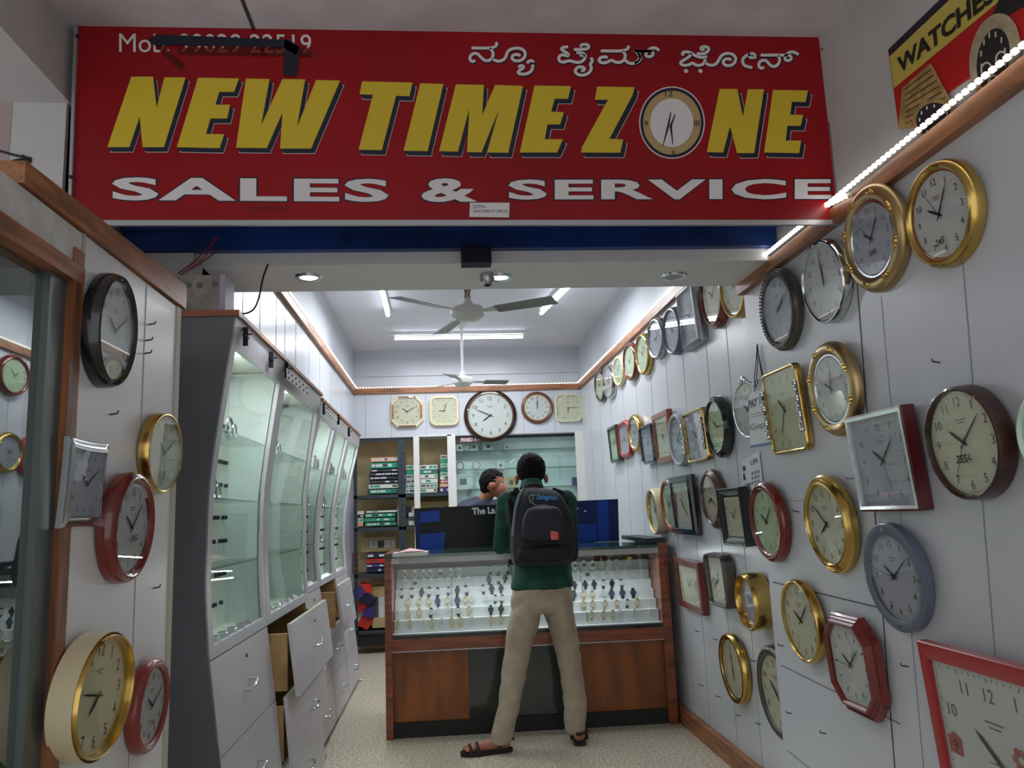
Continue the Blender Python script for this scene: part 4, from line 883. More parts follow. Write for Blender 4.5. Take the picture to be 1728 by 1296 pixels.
pal=[['silver watch','silver watch','rose gold watch','silver watch with black dial'],['silver watch','silver watch','silver watch with black dial'],['black strapped watch with white dial','black strapped watch with white dial','all black watch'],
['rose gold watch','silver watch','gold watch','blue faced dark watch'],['gold watch','gold watch','rose gold watch','silver watch','black strapped watch with white dial'],['gold watch','gold watch','silver watch']]
Rm=Matrix.Rotation(CRZ,3,'Z')
for side,rows,(ox,oy) in (('left',rowsL,(640,910)),('right',rowsR,(900,890))):
    for k,row in enumerate(rows):
        for i,(x,y) in enumerate(row):
            kind=random.choice(pal[k])
            if side=='left' and x>1150: kind=random.choice(['black strapped watch with white dial','brown strapped watch with white dial','all black watch','silver watch']) if k<5 else 'gold watch'
            d=ray(ox+x/6.646,oy+y/6.646)
            # intersect with the stair face plane (counter local y = ys[k]+.010)
            n=Rm@Vector((0,1,0)); p0=CA+Rm@Vector((0,ys[k]+.009,0)); o0=Vector((0,0,H)); t=(p0-o0).dot(n)/d.dot(n); p=o0+d*t
            p.z=max(zs[k]-.012,min(zs[k]+.012,p.z))
            pr0=wproto(kind)
            if kind in first: o=pr0.copy(); COL.objects.link(o)
            else: o=pr0; first.add(kind)
            o.location=p; o.rotation_euler=(0,random.uniform(-.12,.12),CRZ)
            s=random.uniform(1.0,1.25); o.scale=(s*1.1,1,s)
            tag(o,'%s, %s row of counter display, %s of customer'%(kind,NAMES[k],side),'watch','watches in %s row of the counter'%NAMES[k])
# papers on counter top
pp=empty('paper_pad',onZ(688,937,CT),'small white pad with crumpled pink paper on left end of the counter top','paper'); pp.rotation_euler=(0,0,CRZ); b=MB(); b.box((-.085,-.13,.0),(.13,.05,.022)); b.build('pad',mat('pad_white',(206,208,200),.5),pp)
b=MB(); b.add([(-.06,-.1,.024),(.03,-.12,.03),(.10,-.09,.026),(.11,.03,.024),(.02,.04,.042),(-.05,.03,.025),(.02,-.04,.046)],[(0,1,6),(1,2,6),(2,3,6),(3,4,6),(4,5,6),(5,0,6)]); b.build('pink_paper',mat('pink_paper',(230,176,180),.6),pp)
# dark blue advertising board behind the counter top
YBd=5.93; c4=[onY(x,y,YBd) for x,y in ((702,938),(1045,918),(1043,842),(699,858))]
zb=CT+.001
for p in c4[:2]: p.z=zb
bd=empty('advertising_board',c4[0],'dark blue and black glossy board reading The La at back of the counter','board')
b=MB(); b.prism([p-c4[0] for p in c4],(0,.012,0)); b.build('board_panel',mat('board_black',(8,9,15),.35,spec=.25),bd)
M_bb=mat('board_blue',(12,58,150),.35,spec=.25); M_bd=mat('board_dark_blue',(10,32,88),.35,spec=.25)
for pts,m in (([(701,862),(708,861),(709,935),(703,936)],1),([(709,864),(742,861),(742,880),(709,883)],0),([(709,902),(752,898),(748,930),(709,934)],0),([(968,846),(1042,843),(1043,912),(968,918)],1),([(975,885),(1008,884),(1006,914),(974,916)],0),([(1008,845),(1026,844),(1028,912),(1010,914)],0)):
    b=MB(); b.add([onY(x,y,YBd-.001-.0004*(1-m))-c4[0] for x,y in pts],[(0,1,2,3)]); b.build('blue_print',M_bd if m else M_bb,bd)
b=MB(); text_quad(b,'The La',[onY(x,y,YBd-.002)-c4[0] for x,y in ((797,869),(836,866.5),(835,854.5),(796,857))],0,.04)
b.add([onY(x,y,YBd-.002)-c4[0] for x,y in ((966,858),(976,857),(976,859.5),(966,860))],[(0,1,2,3)]); b.add([onY(x,y,YBd-.002)-c4[0] for x,y in ((986,861),(990,862),(989,864),(985,863))],[(0,1,2,3)])
b.add([onY(x,y,YBd-.002)-c4[0] for x,y in ((967,855.5),(973,854),(974,852),(972.5,855))],[(0,1,2,3)])
b.build('board_lettering',M_wht,bd)
# ================= BACK RACK =================
YR=8.43
rk=empty('slotted_rack',(-.55,8.6,0),'dark grey slotted steel rack stacked with boxes at back left','rack')
def rb(name,m,mb): o=mb.build(name,m); o.parent=rk; o.location=-rk.location; return o
M_rack=mat('rack_grey_steel',(62,72,80),.45,.4)
def pxbox(mb,x0,x1,y0,y1,Y,d,m=0): 
    a=onY(x0,y1,Y); c=onY(x1,y0,Y); mb.box((a.x,Y,a.z),(c.x,Y+d,c.z),m)
for x0,x1 in ((598,602),(676,683)):
    b=MB(); pxbox(b,x0,x1,737,1090,YR,.012); 
    a=onY(x0,900,YR); c=onY(x1,900,YR)
    z=.15
    while z<2.1: b.box(((a.x+c.x)/2-.006,YR-.001,z),((a.x+c.x)/2+.006,YR,z+.03),1); z+=.06
    rb('post',[M_rack,M_blackm],b)
b=MB(); pxbox(b,597,704,738,746,YR-.004,.03); rb('top_bar',M_rack,b)
SHZ=[onY(640,835,YR).z,onY(640,890,YR).z,onY(640,968,YR).z,onY(630,1064,YR).z]
xa=onY(597,900,YR).x; xb=onY(764,900,YR).x
for z in SHZ: b=MB(); b.box((xa,YR,z-.035),(xb,8.78,z)); rb('shelf',M_rack,b)
b=MB(); b.box((xa,8.78,.0),(xb,8.80,2.2)); rb('back_sheet',mat('cardboard_cream',(222,200,150),.7,noisy=.12,scale=3),b)
b=MB(); b.box((xa,YR+.02,.08),(xa+.32,8.78,SHZ[3])); rb('base_box',M_blackm,b)
# white door frame in front of rack + wall display cabinet
fr=empty('wall_display_cabinet',onY(875,800,8.40),'shallow glass shelved display cabinet with white frame set in back wall','cabinet')
def fb(name,m,mb,par=None): o=mb.build(name,m); o.parent=fr; o.location=-fr.location; return o
b=MB(); pxbox(b,702,707,736,1000,8.39,.012); fb('frame_post',M_white,b); b=MB(); pxbox(b,761,768,733,1000,8.39,.012); fb('frame_post',M_white,b); b=MB(); pxbox(b,707,761,733,737,8.39,.03); fb('frame_head',M_white,b); b=MB(); pxbox(b,984,991,727,1000,8.385,.03); fb('frame_post',M_white,b)
b=MB(); xl=onY(768,800,8.4).x; xr=onY(985,800,8.4).x; b.box((xl,8.60,.3),(xr,8.61,2.17)); fb('back_lining',mat('pale_green_lining',(232,240,242),.4),b)
b=MB(); b.box((xl,8.42,.3),(xl+.01,8.60,2.17)); b.box((xr-.01,8.42,.3),(xr,8.60,2.17)); fb('inner_side',M_panel,b)
SZ=[onY(768,762,8.45).z,onY(768,794,8.45).z,onY(768,827,8.45).z,onY(768,856,8.45).z]
for z in SZ: b=MB(); b.box((xl+.011,8.44,z-.003),(xr-.011,8.6,z+.004)); b.box((xl+.011,8.438,z-.003),(xr-.011,8.44,z+.004),1); fb('glass_shelf',[M_glass,mat('glass_edge_green',(70,104,100),.2)],b)
b=MB(); b.box((xl+.01,8.425,.3),(xr-.01,8.43,2.16)); fb('sliding_glass',glass('cabinet_front_glass',(242,250,248),.9),b)
# fixed rate sign
t=empty('fixed_rate_sign',onY(777,744,8.422),'small maroon FIXED RATE sign half hidden by the big round clock','sign'); b=MB()
b.prism([onY(x,y,8.42)-t.location for x,y in ((776,747),(820,745.5),(820,737),(776,738.5))],(0,.003,0)); b.build('plate',mat('fixed_maroon',(112,34,44),.4),t)
b=MB(); text_quad(b,'FIXED RATE',[onY(x,y,8.418)-t.location for x,y in ((778,745.5),(818,744.2),(818,738.3),(778,739.7))],0,.04); b.build('lettering',M_wht,t)
# boxes on rack
BXM={'g':('green and white',mat('box_green',(40,150,122),.45)),'w':('white',mat('box_white',(214,218,206),.45)),'d':('dark grey',mat('box_dark',(48,54,64),.45)),'c':('tan cardboard',mat('box_tan',(196,172,122),.6)),'p':('purple',mat('box_purple',(64,52,128),.45)),'r':('red',mat('box_red',(196,44,36),.45)),'o':('orange and pink',mat('box_orange',(220,170,130),.45)),'b':('dark blue',mat('box_navy',(30,36,66),.45))}
prn=[M_wht,mat('print_dark',(70,80,84),.5),BXM['g'][1]]
def carton(x0,x1,y0,y1,c,where,n,Y=YR+.035,d=.22,top=None):
    a=onY(x0,y1,Y); e=onY(x1,y0,Y); zb=a.z; h=e.z-a.z; w_=e.x-a.x
    t=empty('carton',(a.x+w_/2,Y,zb),'%s clock carton, %s'%(BXM[c][0],where),'box','cartons stacked on back shelves'); b=MB(); b.box((-w_/2,0,0),(w_/2,d,h-.001)); b.build('box_body',BXM[c][1],t)
    b=MB(); random.seed(n*7+3); u=-w_/2*.9
    while u<w_/2*.8:
        L=random.uniform(.02,.07); u2=min(u+L,w_/2*.92)
        if random.random()<.7: b.add([(u,-.0008,h*.25),(u2,-.0008,h*.25),(u2,-.0008,h*.75),(u,-.0008,h*.75)],[(0,1,2,3)],random.choice((0,1)) if c!='w' else random.choice((1,2)))
        u=u2+.008
    if b.f: b.build('printed_label',prn,t)
    return t
ORD=['bottom','second','third','fourth','fifth','sixth','seventh','eighth','ninth']
def stack(x0,x1,ybot,cols,hs,where,Y=YR+.035,d=.22,jit=3):
    y=ybot
    for i,(c,h) in enumerate(zip(cols,hs)):
        random.seed(int(x0)*13+i); j=random.uniform(-jit,jit)*.6
        carton(x0+j,x1+j,y-h,y,c,'%s from bottom, %s'%(ORD[i],where) if i else 'bottom of %s'%where,i+int(x0),Y,d); y-=h
stack(624,674,833.2,'gwddddgo',(8.5,8.5,6.5,6.5,6.5,6,11,9),'left stack on the top rack shelf')
stack(686,701,832.5,'wwwwgw',(8,8,8,8,8,8),'narrow middle stack on the top rack shelf')
stack(709,738,831.5,'wwwwgw',(8,8,8,8,7,8.5),'stack behind the white frame',jit=1.5)
stack(743,758,831,'porwwgwgw',(9,6.5,6,6,7,8,7,7,7),'right hand stack behind the white frame',jit=1)
stack(617,668,888,'gggw',(7.5,7.5,7.5,5),'stack on the second rack shelf')
stack(600,613,888.3,'owdw',(7,7,6,6),'short stack at left of second rack shelf',jit=1)
stack(690,698,886.5,'wdw',(8,7,7),'small pile on second shelf beside the slotted post',jit=.5)
stack(618,652,966,'bprb',(8,7,9,9),'pile on the third rack shelf',jit=2)
carton(670,701,844,887,'c','large tan one at back of second shelf right of slotted post',91,8.62,.12)
carton(709,757,845,886,'c','large tan one behind the white frame on second shelf',92,8.62,.12)
carton(628,668,988,1060,'c','tall tan one on the bottom shelf beside the counter',93,8.55,.2)
carton(609,668,905,932,'c','wide tan one lying at back of third shelf',94,8.66,.1)
# spray can
p=onY(599,966,8.45); t=empty('spray_can',(p.x,8.47,SHZ[2]),'red capped spray can at left end of the third rack shelf','spray can'); b=MB(); b.disc((0,0,0),(0,0,1),.035,.17,16); b.build('can_body',mat('can_print',(150,110,90),.4,noisy=.5,scale=30,rgb2=(60,70,76)),t); b=MB(); b.disc((0,0,.17),(0,0,1),.03,.05,16); b.build('cap',M_red,t)
# coloured packets bottom left
for i,(x,y,c,lb) in enumerate(((606,1000,'p','purple'),(616,992,'r','red'),(620,1012,'b','dark blue'),(610,1020,'r','red'),(622,1034,'p','purple'),(617,1052,'r','orange red'),(606,1046,'w','white'))):
    p=onY(x,y,8.46); t=empty('soft_packet',(p.x,8.46+.02*i,p.z),'%s glossy packet in the heap at foot of the rack, %s'%(lb,('upper left','uppermost','middle right','middle left','lower right','lowest','lower left')[i]),'packet','packets heaped at foot of rack'); b=MB()
    random.seed(i+40); J=lambda v: random.uniform(-v,v); b.hexa([(sx*.06+J(.02),sy*.03+J(.008),sz*.05+J(.015)) for sz in (-1,1) for sx,sy in ((-1,-1),(1,-1),(1,1),(-1,1))]); o=b.build('packet_body',BXM[c][1],t); o.rotation_euler=(0,.6*(i%3-1),0)
# items on wall cabinet shelves
IT=[(788,762,14,'w','round white table clock'),(776,762,12,'w','small white clock box'),(800,761,14,'w','small white carton'),(824,760,14,'w','small flat white carton'),(855,759,9,'w','white square table clock'),(768+8,794,14,'d','dark round table clock'),(804,792,14,'w','white oval table clock'),(845,791,12,'w','silver table clock'),(880,789,10,'w','small grey table clock'),(782,826,26,'w','white boxed clock'),(863,823,18,'c','pale yellow table clock'),(975,820,14,'p','violet carton')]
for i,(x,y,h,c,lb) in enumerate(IT):
    k=min(range(4),key=lambda j:abs((762,793,826,856)[j]-y-(x-768)*.028)); z=SZ[k]+.004; p=onY(x,y,8.5); hh=h/1331*8.5; sh=['top','second','third','fourth'][k]
    t=empty('table_clock' if 'clock' in lb and 'box' not in lb else 'small_carton',(p.x,8.5,z),'%s on the %s glass shelf of the back wall cabinet'%(lb,sh),'table clock' if 'clock' in lb and 'box' not in lb else 'box'); b=MB(); ww=hh*(.5 if i not in(3,9,11) else .62)
    if 'round' in lb or 'oval' in lb: b.disc((0,.02,hh/2),(0,-1,0),hh/2,.03,18); b.build('case',M_steel if c=='w' else M_black,t); b=MB(); b.disc((0,-.011,hh/2),(0,-1,0),hh*.38,.001,18); b.build('dial',M_whited,t)
    else:
        b.box((-ww,-.01,0),(ww,.05,hh)); b.build('case',BXM[c][1] if c!='w' else mat('box_pale',(204,212,210),.45),t)
        b=MB(); b.add([(-ww*.35,-.011,hh*.3),(ww*.35,-.011,hh*.3),(ww*.35,-.011,hh*.7),(-ww*.35,-.011,hh*.7)],[(0,1,2,3)]); b.build('dial',mat('print_dark',(70,80,84),.5),t)
# ================= CEILING THINGS =================
def fan(loc,zh,Rb,angs,lbl,sc=1.0,mt=None):
    t=empty('ceiling_fan',(loc[0],loc[1],zh),lbl,'ceiling fan')
    mt=mt or M_white; b=MB(); b.disc((0,0,.07),(0,0,1),.012,ZI-zh-.07,10); b.build('down_rod',mt,t)
    b=MB(); b.tube([(0,0,ZI-zh-.002),(0,0,ZI-zh-.06),(0,0,ZI-zh-.10)],[.055,.05,.02],16); b.build('canopy',mt,t,smooth=True)
    b=MB(); b.tube([(0,0,-.055),(0,0,-.05),(0,0,-.02),(0,0,.01),(0,0,.03),(0,0,.045),(0,0,.09)],[.03*sc,.07*sc,.11*sc,.115*sc,.10*sc,.04*sc,.02],24); b.build('motor',mt,t,smooth=True)
    for a in angs:
        c,s=math.cos(a),math.sin(a); b=MB(); w0,w1=.045,.06; f=lambda r,w_,z: (r*c-w_*s,r*s+w_*c,-z)
        b.hexa([f(.2,-w0,-.006),f(Rb,-w1,-.006),f(Rb,w1,.014),f(.2,w0,.014),f(.2,-w0,-.002),f(Rb,-w1,-.002),f(Rb,w1,.018),f(.2,w0,.018)])
        bl=b.build('blade',mat('fan_blade',(138,138,136),.35,.1),t); b=MB(); b.hexa([f(.09,-.02,-.002),f(.24,-.035,-.008),f(.24,.035,.008),f(.09,.02,.002),f(.09,-.02,.004),f(.24,-.035,-.003),f(.24,.035,.014),f(.09,.02,.008)]); b.build('blade_arm',mt,bl)
    return t
# fan 1
Y1=4.95; hub=onY(790,527,Y1)
def blade_ang(px_,py_,hubp,z):  # angle toward a pixel on the blade plane
    q=onZ(px_,py_,z); return math.atan2(q.y-hubp.y,q.x-hubp.x),math.hypot(q.x-hubp.x,q.y-hubp.y)
aa=[blade_ang(x,y,hub,hub.z) for x,y in ((951,502),(655,490),(742,552))]
print('fan1',[(round(math.degrees(a)),round(r,2)) for a,r in aa],hub)
a0=aa[0][0]
fan((hub.x,hub.y),hub.z,.60,[math.radians(-29),math.radians(-138),math.radians(108)],'cream ceiling fan with three grey blades just inside the entrance')
r=empty('fan_wires',(hub.x,hub.y,hub.z+.1),'twisted brown wires on the rod of the nearer ceiling fan','wires'); b=MB()
for k in range(4): b.tube([(.018*math.cos(k*1.6+j*.8),.018*math.sin(k*1.6+j*.8),.035*j-.02+.006*k) for j in range(7)],.005,5)
b.tube([(0,0,.15),(-.03,0,.19),(-.06,0,.22)],.004,5); b.build('wire',mat('wire_brown',(150,104,84),.6),r)
Y2=7.0; hub2=onY(781,643,Y2); print('fan2',hub2)
fan((hub2.x,hub2.y),hub2.z,.42,[math.radians(12),math.radians(132),math.radians(252)],'small dark bladed ceiling fan on long rod near the back wall',.8,M_white)
def tube_light(p,q,lbl,energy,rot):
    p=Vector(p); q=Vector(q); c=(p+q)/2; t=empty('tube_light',c,lbl,'tube light'); d=(q-p).normalized(); L=(q-p).length
    sd=Vector((-d.y,d.x,0)); b=MB(); h=[c-c]; P=[ -d*L/2-sd*.02, d*L/2-sd*.02, d*L/2+sd*.02, -d*L/2+sd*.02]
    b.prism([v+Vector((0,0,.03)) for v in P],(0,0,.03)); b.build('batten',M_white,t)
    b=MB(); b.tube([-d*(L/2-.03),d*(L/2-.03)],.016,12); b.build('glowing_tube',emis('tube_glow',(236,242,255),TUBE),t,smooth=True)
    for s in (-1,1): b=MB(); b.tube([d*s*(L/2-.035),d*s*L/2],.019,10); e=b.build('end_cap',M_white,t); 
    o=area('tube_lamp',(c.x,c.y,c.z-.03),L-.1,.06,energy,col=(.93,.96,1.0)); o.rotation_euler=(0,0,math.atan2(d.y,d.x))
    return t
zt=ZI-.06
def T(x,y): v=onZ(x,y,zt); return v
p=T(644,492); q=T(655,533); d=(q-p).normalized(); tube_light(q-d*1.2,q,'glowing tube light at left of the inner ceiling',TE,0)
p=T(951,492); q=T(912,530); print('tube2',p,q); d=(q-p).normalized(); tube_light(q-d*1.2,q,'glowing tube light at right of the inner ceiling behind a fan blade',TE,0)
tube_light(T(660,571),T(888,568),'long glowing tube light across the back of the ceiling',TE*1.1,0)
for i,(x,y,on) in enumerate(((521,467,1),(843,467,1),(1137,465,0))):
    p=onZ(x,y,ZS); t=empty('downlight',p,('lit recessed downlight at left end of entrance beam','lit recessed downlight at middle of entrance beam','unlit recessed downlight at right end of entrance beam')[i],'downlight'); b=MB()
    b.rings([[(rr*math.cos(a),rr*math.sin(a),zz) for a in [2*math.pi*j/24 for j in range(24)]] for rr,zz in ((.058,-.001),(.055,-.008),(.040,-.008),(.036,-.002))],0,cap=False); b.build('bezel',M_chrome,t,smooth=True)
    b=MB(); b.disc((0,0,-.001),(0,0,-1),.036,.004,20); b.build('lens',emis('downlight_glow',(220,225,255),7) if on else M_greyd,t)
    if on: spot('downlight_lamp',(p.x,p.y,p.z-.02),DLE,angle=110,col=(.9,.93,1))
p=onZ(822,462,ZS); t=empty('ceiling_sensor',p,'small grey cylindrical sensor beside the middle downlight','sensor'); b=MB(); b.tube([(0,0,0),(0,0,-.03),(0,0,-.05)],[.032,.032,.02],16); b.build('housing',M_steel,t,smooth=True); b=MB(); b.disc((0,0,-.05),(0,0,-1),.012,.004,12); b.build('eye',M_blackm,t)
# litter on floor
for i,(x,y) in enumerate(((608,1149),(612,1215))):
    p=onZ(x,y,0); t=empty('paper_scrap',p,('crumpled paper scrap on floor between cabinets and counter','tiny white scrap on floor near the counter leg')[i],'litter'); b=MB(); s=.02-.012*i; b.add([(-s*2,0,.001),(0,-s,.012),(s*2,0,.002),(0,s,.01),(0,0,.02)],[(0,1,4),(1,2,4),(2,3,4),(3,0,4)]); b.build('scrap',M_cream,t)
# ================= PEOPLE =================
def blob(name,rings=(),caps=(),balls=(),mats=None,parent=None,vox=.012,smooth=3,wr=0,wscale=9,loc=None,wfn=None):
    b=MB()
    for rs in rings: b.rings([[(c.x+rx*math.cos(a)*math.cos(rt)-ry*math.sin(a)*math.sin(rt),c.y+rx*math.cos(a)*math.sin(rt)+ry*math.sin(a)*math.cos(rt),c.z+ (tl*math.sin(a)*ry)) for a in [2*math.pi*i/20 for i in range(20)]] for c,rx,ry,rt,tl in rs])
    for pts,rr in caps:
        pts=[Vector(p) for p in pts]
        P=[];Rr=[]
        for i in range(len(pts)-1):
            n=4
            for k in range(n): P.append(pts[i].lerp(pts[i+1],k/n)); Rr.append(rr[i]*(1-k/n)+rr[i+1]*k/n)
        P.append(pts[-1]); Rr.append(rr[-1]); b.tube(P,Rr,14)
        for p,r_ in zip(pts,rr): b.ball(p,r_,0,14,9)
    for c,r_,sc in balls: b.ball(c,r_,0,18,12,sc)
    base=Vector(loc) if loc is not None else Vector((0,0,0))
    o=b.build(name,mats or M_black,None,origin=base)
    m=o.modifiers.new('remesh','REMESH'); m.mode='VOXEL'; m.voxel_size=vox; m.adaptivity=0
    m2=o.modifiers.new('smooth','SMOOTH'); m2.factor=.5; m2.iterations=smooth
    dg=bpy.context.evaluated_depsgraph_get(); me=D.meshes.new_from_object(o.evaluated_get(dg)); o.modifiers.clear(); o.data=me; me.name=name
    me.materials.clear()
    for k in (mats if isinstance(mats,(list,tuple)) else [mats]): me.materials.append(k)
    if wr:
        ns=[v.normal.copy() for v in me.vertices]
        for v,n in zip(me.vertices,ns):
            p=v.co*wscale
            if wfn: p=wfn(v.co)
            v.co+=n*wr*(abs(noise.noise(p))*2-.5)
    for p in me.polygons: p.use_smooth=True
    if parent is not None:
        o.parent=parent; o.location=base-parent.location
    return o
def rg(xl,xr,y,Y,dep,rt=0,tl=0):
    a=onY(xl,y,Y); c=onY(xr,y,Y); return ((a+c)/2,(c.x-a.x)/2,dep,rt,tl)
M_skin=mat('skin_brown',(168,108,84),.5); M_hair=mat('black_hair',(15,13,14),.75,noisy=.4,scale=90,bump=.3,spec=.2)
M_sweat=mat('dark_green_sweater',(24,82,66),.85,noisy=.25,scale=14,bump=.15); M_pant=mat('beige_trousers',(176,162,142),.8,noisy=.08,scale=12,bump=.1)
def V(x,y,Y): return onY(x,y,Y)
root=empty('person',(.5,4.9,0),'person in dark green sweater and beige trousers leaning on counter wearing a backpack','person')
L0=root.location
hd=V(896,797,5.10)
sh_l=V(856,846,5.02); sh_r=V(955,846,5.02); el_l=V(845,922,5.14); el_r=V(962,915,5.14); wr_l=Vector((el_l.x+.10,5.42,CT+.045)); wr_r=Vector((el_r.x-.10,5.42,CT+.045))
hip_l=V(888,1012,4.90); hip_r=V(940,1012,4.90); kn_l=V(869,1118,4.92); kn_r=V(960,1112,4.96); an_l=V(843,1240,4.84); an_r=V(975,1232,4.93)
an_l.z=.085; an_r.z=.085
heel_l=Vector((an_l.x+.03,an_l.y-.005,.05)); toe_l=Vector((an_l.x-.165,an_l.y-.03,.035)); heel_r=Vector((an_r.x,an_r.y-.05,.05)); toe_r=Vector((an_r.x+.03,an_r.y+.17,.035))
caps=[([V(899,838,5.04),V(897,812,5.08),hd],[.06,.052,.06]),
 ([sh_l,el_l,wr_l],[.055,.04,.027]),([sh_r,el_r,wr_r],[.055,.04,.027]),
 ([hip_l,kn_l,an_l],[.085,.055,.036]),([hip_r,kn_r,an_r],[.085,.055,.036]),
 ([heel_l,toe_l],[.035,.028]),([heel_r,toe_r],[.035,.028]),([an_l,heel_l],[.036,.036]),([an_r,heel_r],[.036,.036]),
 ([hd+Vector((0,.09,-.03)),hd+Vector((0,.115,-.045))],[.012,.014])]
# toes
for tp,dv,sd in ((toe_l,Vector((-1,-.15,0)).normalized(),Vector((.15,-1,0))),(toe_r,Vector((.17,1,0)).normalized(),Vector((1,-.17,0)))):
    for i in range(5): p=tp+sd*(i-2)*.017; caps.append(([p,p+dv*(.045-.004*abs(i-1))],[.012,.009]))
# hands resting on the counter
for w_,sgn in ((wr_l,1),(wr_r,-1)):
    pm=w_+Vector((.02*sgn,.06,-.022)); caps.append(([w_,pm],[.027,.024]))
    for i in range(4):
        ba=pm+Vector((sgn*(-.027+.018*i),.02,0)); Lf=(.028,.032,.030,.024)[i]
        caps.append(([pm,ba,ba+Vector((sgn*.004*i,Lf,.004)),ba+Vector((sgn*.006*i,Lf*1.9,-.006))],[.014,.0095,.0085,.007]))
    caps.append(([pm+Vector((sgn*.01,-.02,0)),pm+Vector((sgn*.04,.012,.0)),pm+Vector((sgn*.05,.035,-.004))],[.013,.0095,.008]))
torso=[[rg(882,948,1010,4.90,.10),rg(878,952,985,4.91,.11),rg(882,948,950,4.94,.095),rg(876,954,905,4.98,.10),rg(866,950,865,5.01,.105),rg(866,940,845,5.03,.09),rg(884,916,828,5.05,.055)]]
balls=[(hd+Vector((0,-.008,.012)),.088,(.98,1.08,1.12)),(hd+Vector((0,.03,-.05)),.065,(.9,1,1)),
 (hd+Vector((-.096,-.005,-.045)),.033,(.42,.8,1)),(hd+Vector((.096,-.005,-.045)),.033,(.42,.8,1))]
blob('body',torso,caps,balls,[M_skin],root,vox=.0075,smooth=2,loc=L0)
# eyes, lips
for s in (-1,1):
    b=MB(); b.ball(hd+Vector((.032*s,.088,-.008))-L0,.012,0,10,7); e=b.build('eye',M_wht,root,smooth=True); b=MB(); b.ball(hd+Vector((.032*s,.097,-.008))-L0,.0055,0,8,5); b.build('iris',M_ink,e)
b=MB(); b.ball(hd+Vector((0,.092,-.075))-L0,.022,0,12,6,(1,.4,.3)); b.build('lips',mat('lips',(130,70,64),.5),root,smooth=True)
# hair : cap over back of head
hb=[(hd+Vector((0,-.014,.022)),.097,(.99,1.05,1.08)),(hd+Vector((0,-.045,-.012)),.078,(1.0,.8,.95))]
ho=blob('hair',(),(),hb,[M_hair],root,vox=.007,smooth=2,wr=.004,wscale=40,loc=L0)
bm=bmesh.new(); bm.from_mesh(ho.data)
c0=hd-L0
bmesh.ops.delete(bm,geom=[v for v in bm.verts if (v.co.y-c0.y>.055 and v.co.z-c0.z<.05)],context='VERTS'); bm.to_mesh(ho.data); bm.free()
# sweater
tr=[[rg(862,966,993,4.90,.135),rg(863,967,975,4.905,.135),rg(866,964,950,4.93,.125),rg(864,962,905,4.97,.13),rg(852,962,868,5.00,.13),rg(846,962,850,5.02,.115),rg(858,950,836,5.035,.09),rg(876,922,826,5.05,.065)]]
sc_=[([sh_l+Vector((.0,0,0)),el_l,wr_l+Vector((0,-.03,0))],[.069,.055,.04]),([sh_r,el_r,wr_r+Vector((0,-.03,0))],[.072,.055,.04])]
blob('sweater',tr,sc_,[],[M_sweat],root,vox=.010,smooth=4,wr=.007,wfn=lambda c:Vector((c.x*6,c.y*6,c.z*11)),loc=L0)
b=MB(); cc=V(897,819,5.06)-L0+Vector((0,-.012,.012)); rs=[]
for zz,rr in ((-.028,.078),(-.005,.070),(.018,.064),(.020,.058),(-.005,.056)): rs.append([(cc.x+rr*math.cos(a),cc.y+rr*1.0*math.sin(a)+.01,cc.z+zz-.014*math.sin(a)) for a in [2*math.pi*i/28 for i in range(28)]])
b.rings(rs,0,cap=False); b.build('collar',mat('collar_green',(44,104,88),.7,noisy=.3,scale=30),root,smooth=True)
# trousers
lg1=[rg(868,912,1000,4.90,.12),rg(864,916,1022,4.90,.12),rg(857,911,1048,4.90,.105),rg(852,898,1090,4.915,.092),rg(847,890,1130,4.915,.085),rg(840,878,1190,4.87,.08),rg(829,868,1232,4.845,.075),rg(826,863,1252,4.84,.078)]
lg2=[rg(912,962,1000,4.90,.12),rg(912,967,1022,4.91,.12),rg(922,971,1048,4.92,.105),rg(935,977,1090,4.95,.092),rg(944,983,1130,4.96,.085),rg(951,990,1180,4.955,.078),rg(952,989,1215,4.94,.075),rg(955,987,1236,4.93,.076)]
pel=[rg(867,963,988,4.90,.125),rg(863,965,1005,4.90,.13),rg(862,967,1022,4.90,.125),rg(868,962,1034,4.90,.10)]
blob('trousers',[lg1,lg2,pel],(),(),[M_pant],root,vox=.009,smooth=4,wr=.0065,wfn=lambda c:Vector((c.x*5+c.z*5,c.y*4,c.z*9-c.x*9)),loc=L0)
# sandals
for hl,tp,nm in ((heel_l,toe_l,'sandal'),(heel_r,toe_r,'sandal')):
    d=(tp-hl); d.z=0; Ld=d.length; d.normalize(); n=Vector((-d.y,d.x,0)); c=hl-L0; c.z=0
    b=MB(); pts=[c-d*.045+n*.0]+[c+d*(t*Ld+ .0)+n*w_ for t,w_ in ((-.12,.034),(.3,.036),(.75,.048),(1.1,.045),(1.32,.02))]+[c+d*(t*Ld)-n*w_ for t,w_ in ((1.32,.02),(1.1,.045),(.75,.046),(.3,.034),(-.12,.034))]
    b.prism([Vector((p.x,p.y,.001)) for p in pts],(0,0,.022)); so=b.build(nm,M_blackm,root)
    b=MB()
    for t,hh,ww in ((.2,.105,.045),(.85,.062,.05),(1.05,.055,.048)):
        q=c+d*t*Ld; b.tube([q+n*ww+Vector((0,0,.018)),q+n*ww*.85+Vector((0,0,hh*.7)),q+Vector((0,0,hh)),q-n*ww*.85+Vector((0,0,hh*.7)),q-n*ww+Vector((0,0,.018))],.011,6)
    q=c-d*.03; b.tube([q+n*.04+d*.05+Vector((0,0,.06)),q+Vector((0,0,.068))-d*.018,q-n*.04+d*.05+Vector((0,0,.06))],.011,6)
    b.build('strap',mat('sandal_strap',(44,34,34),.6),so,smooth=True)
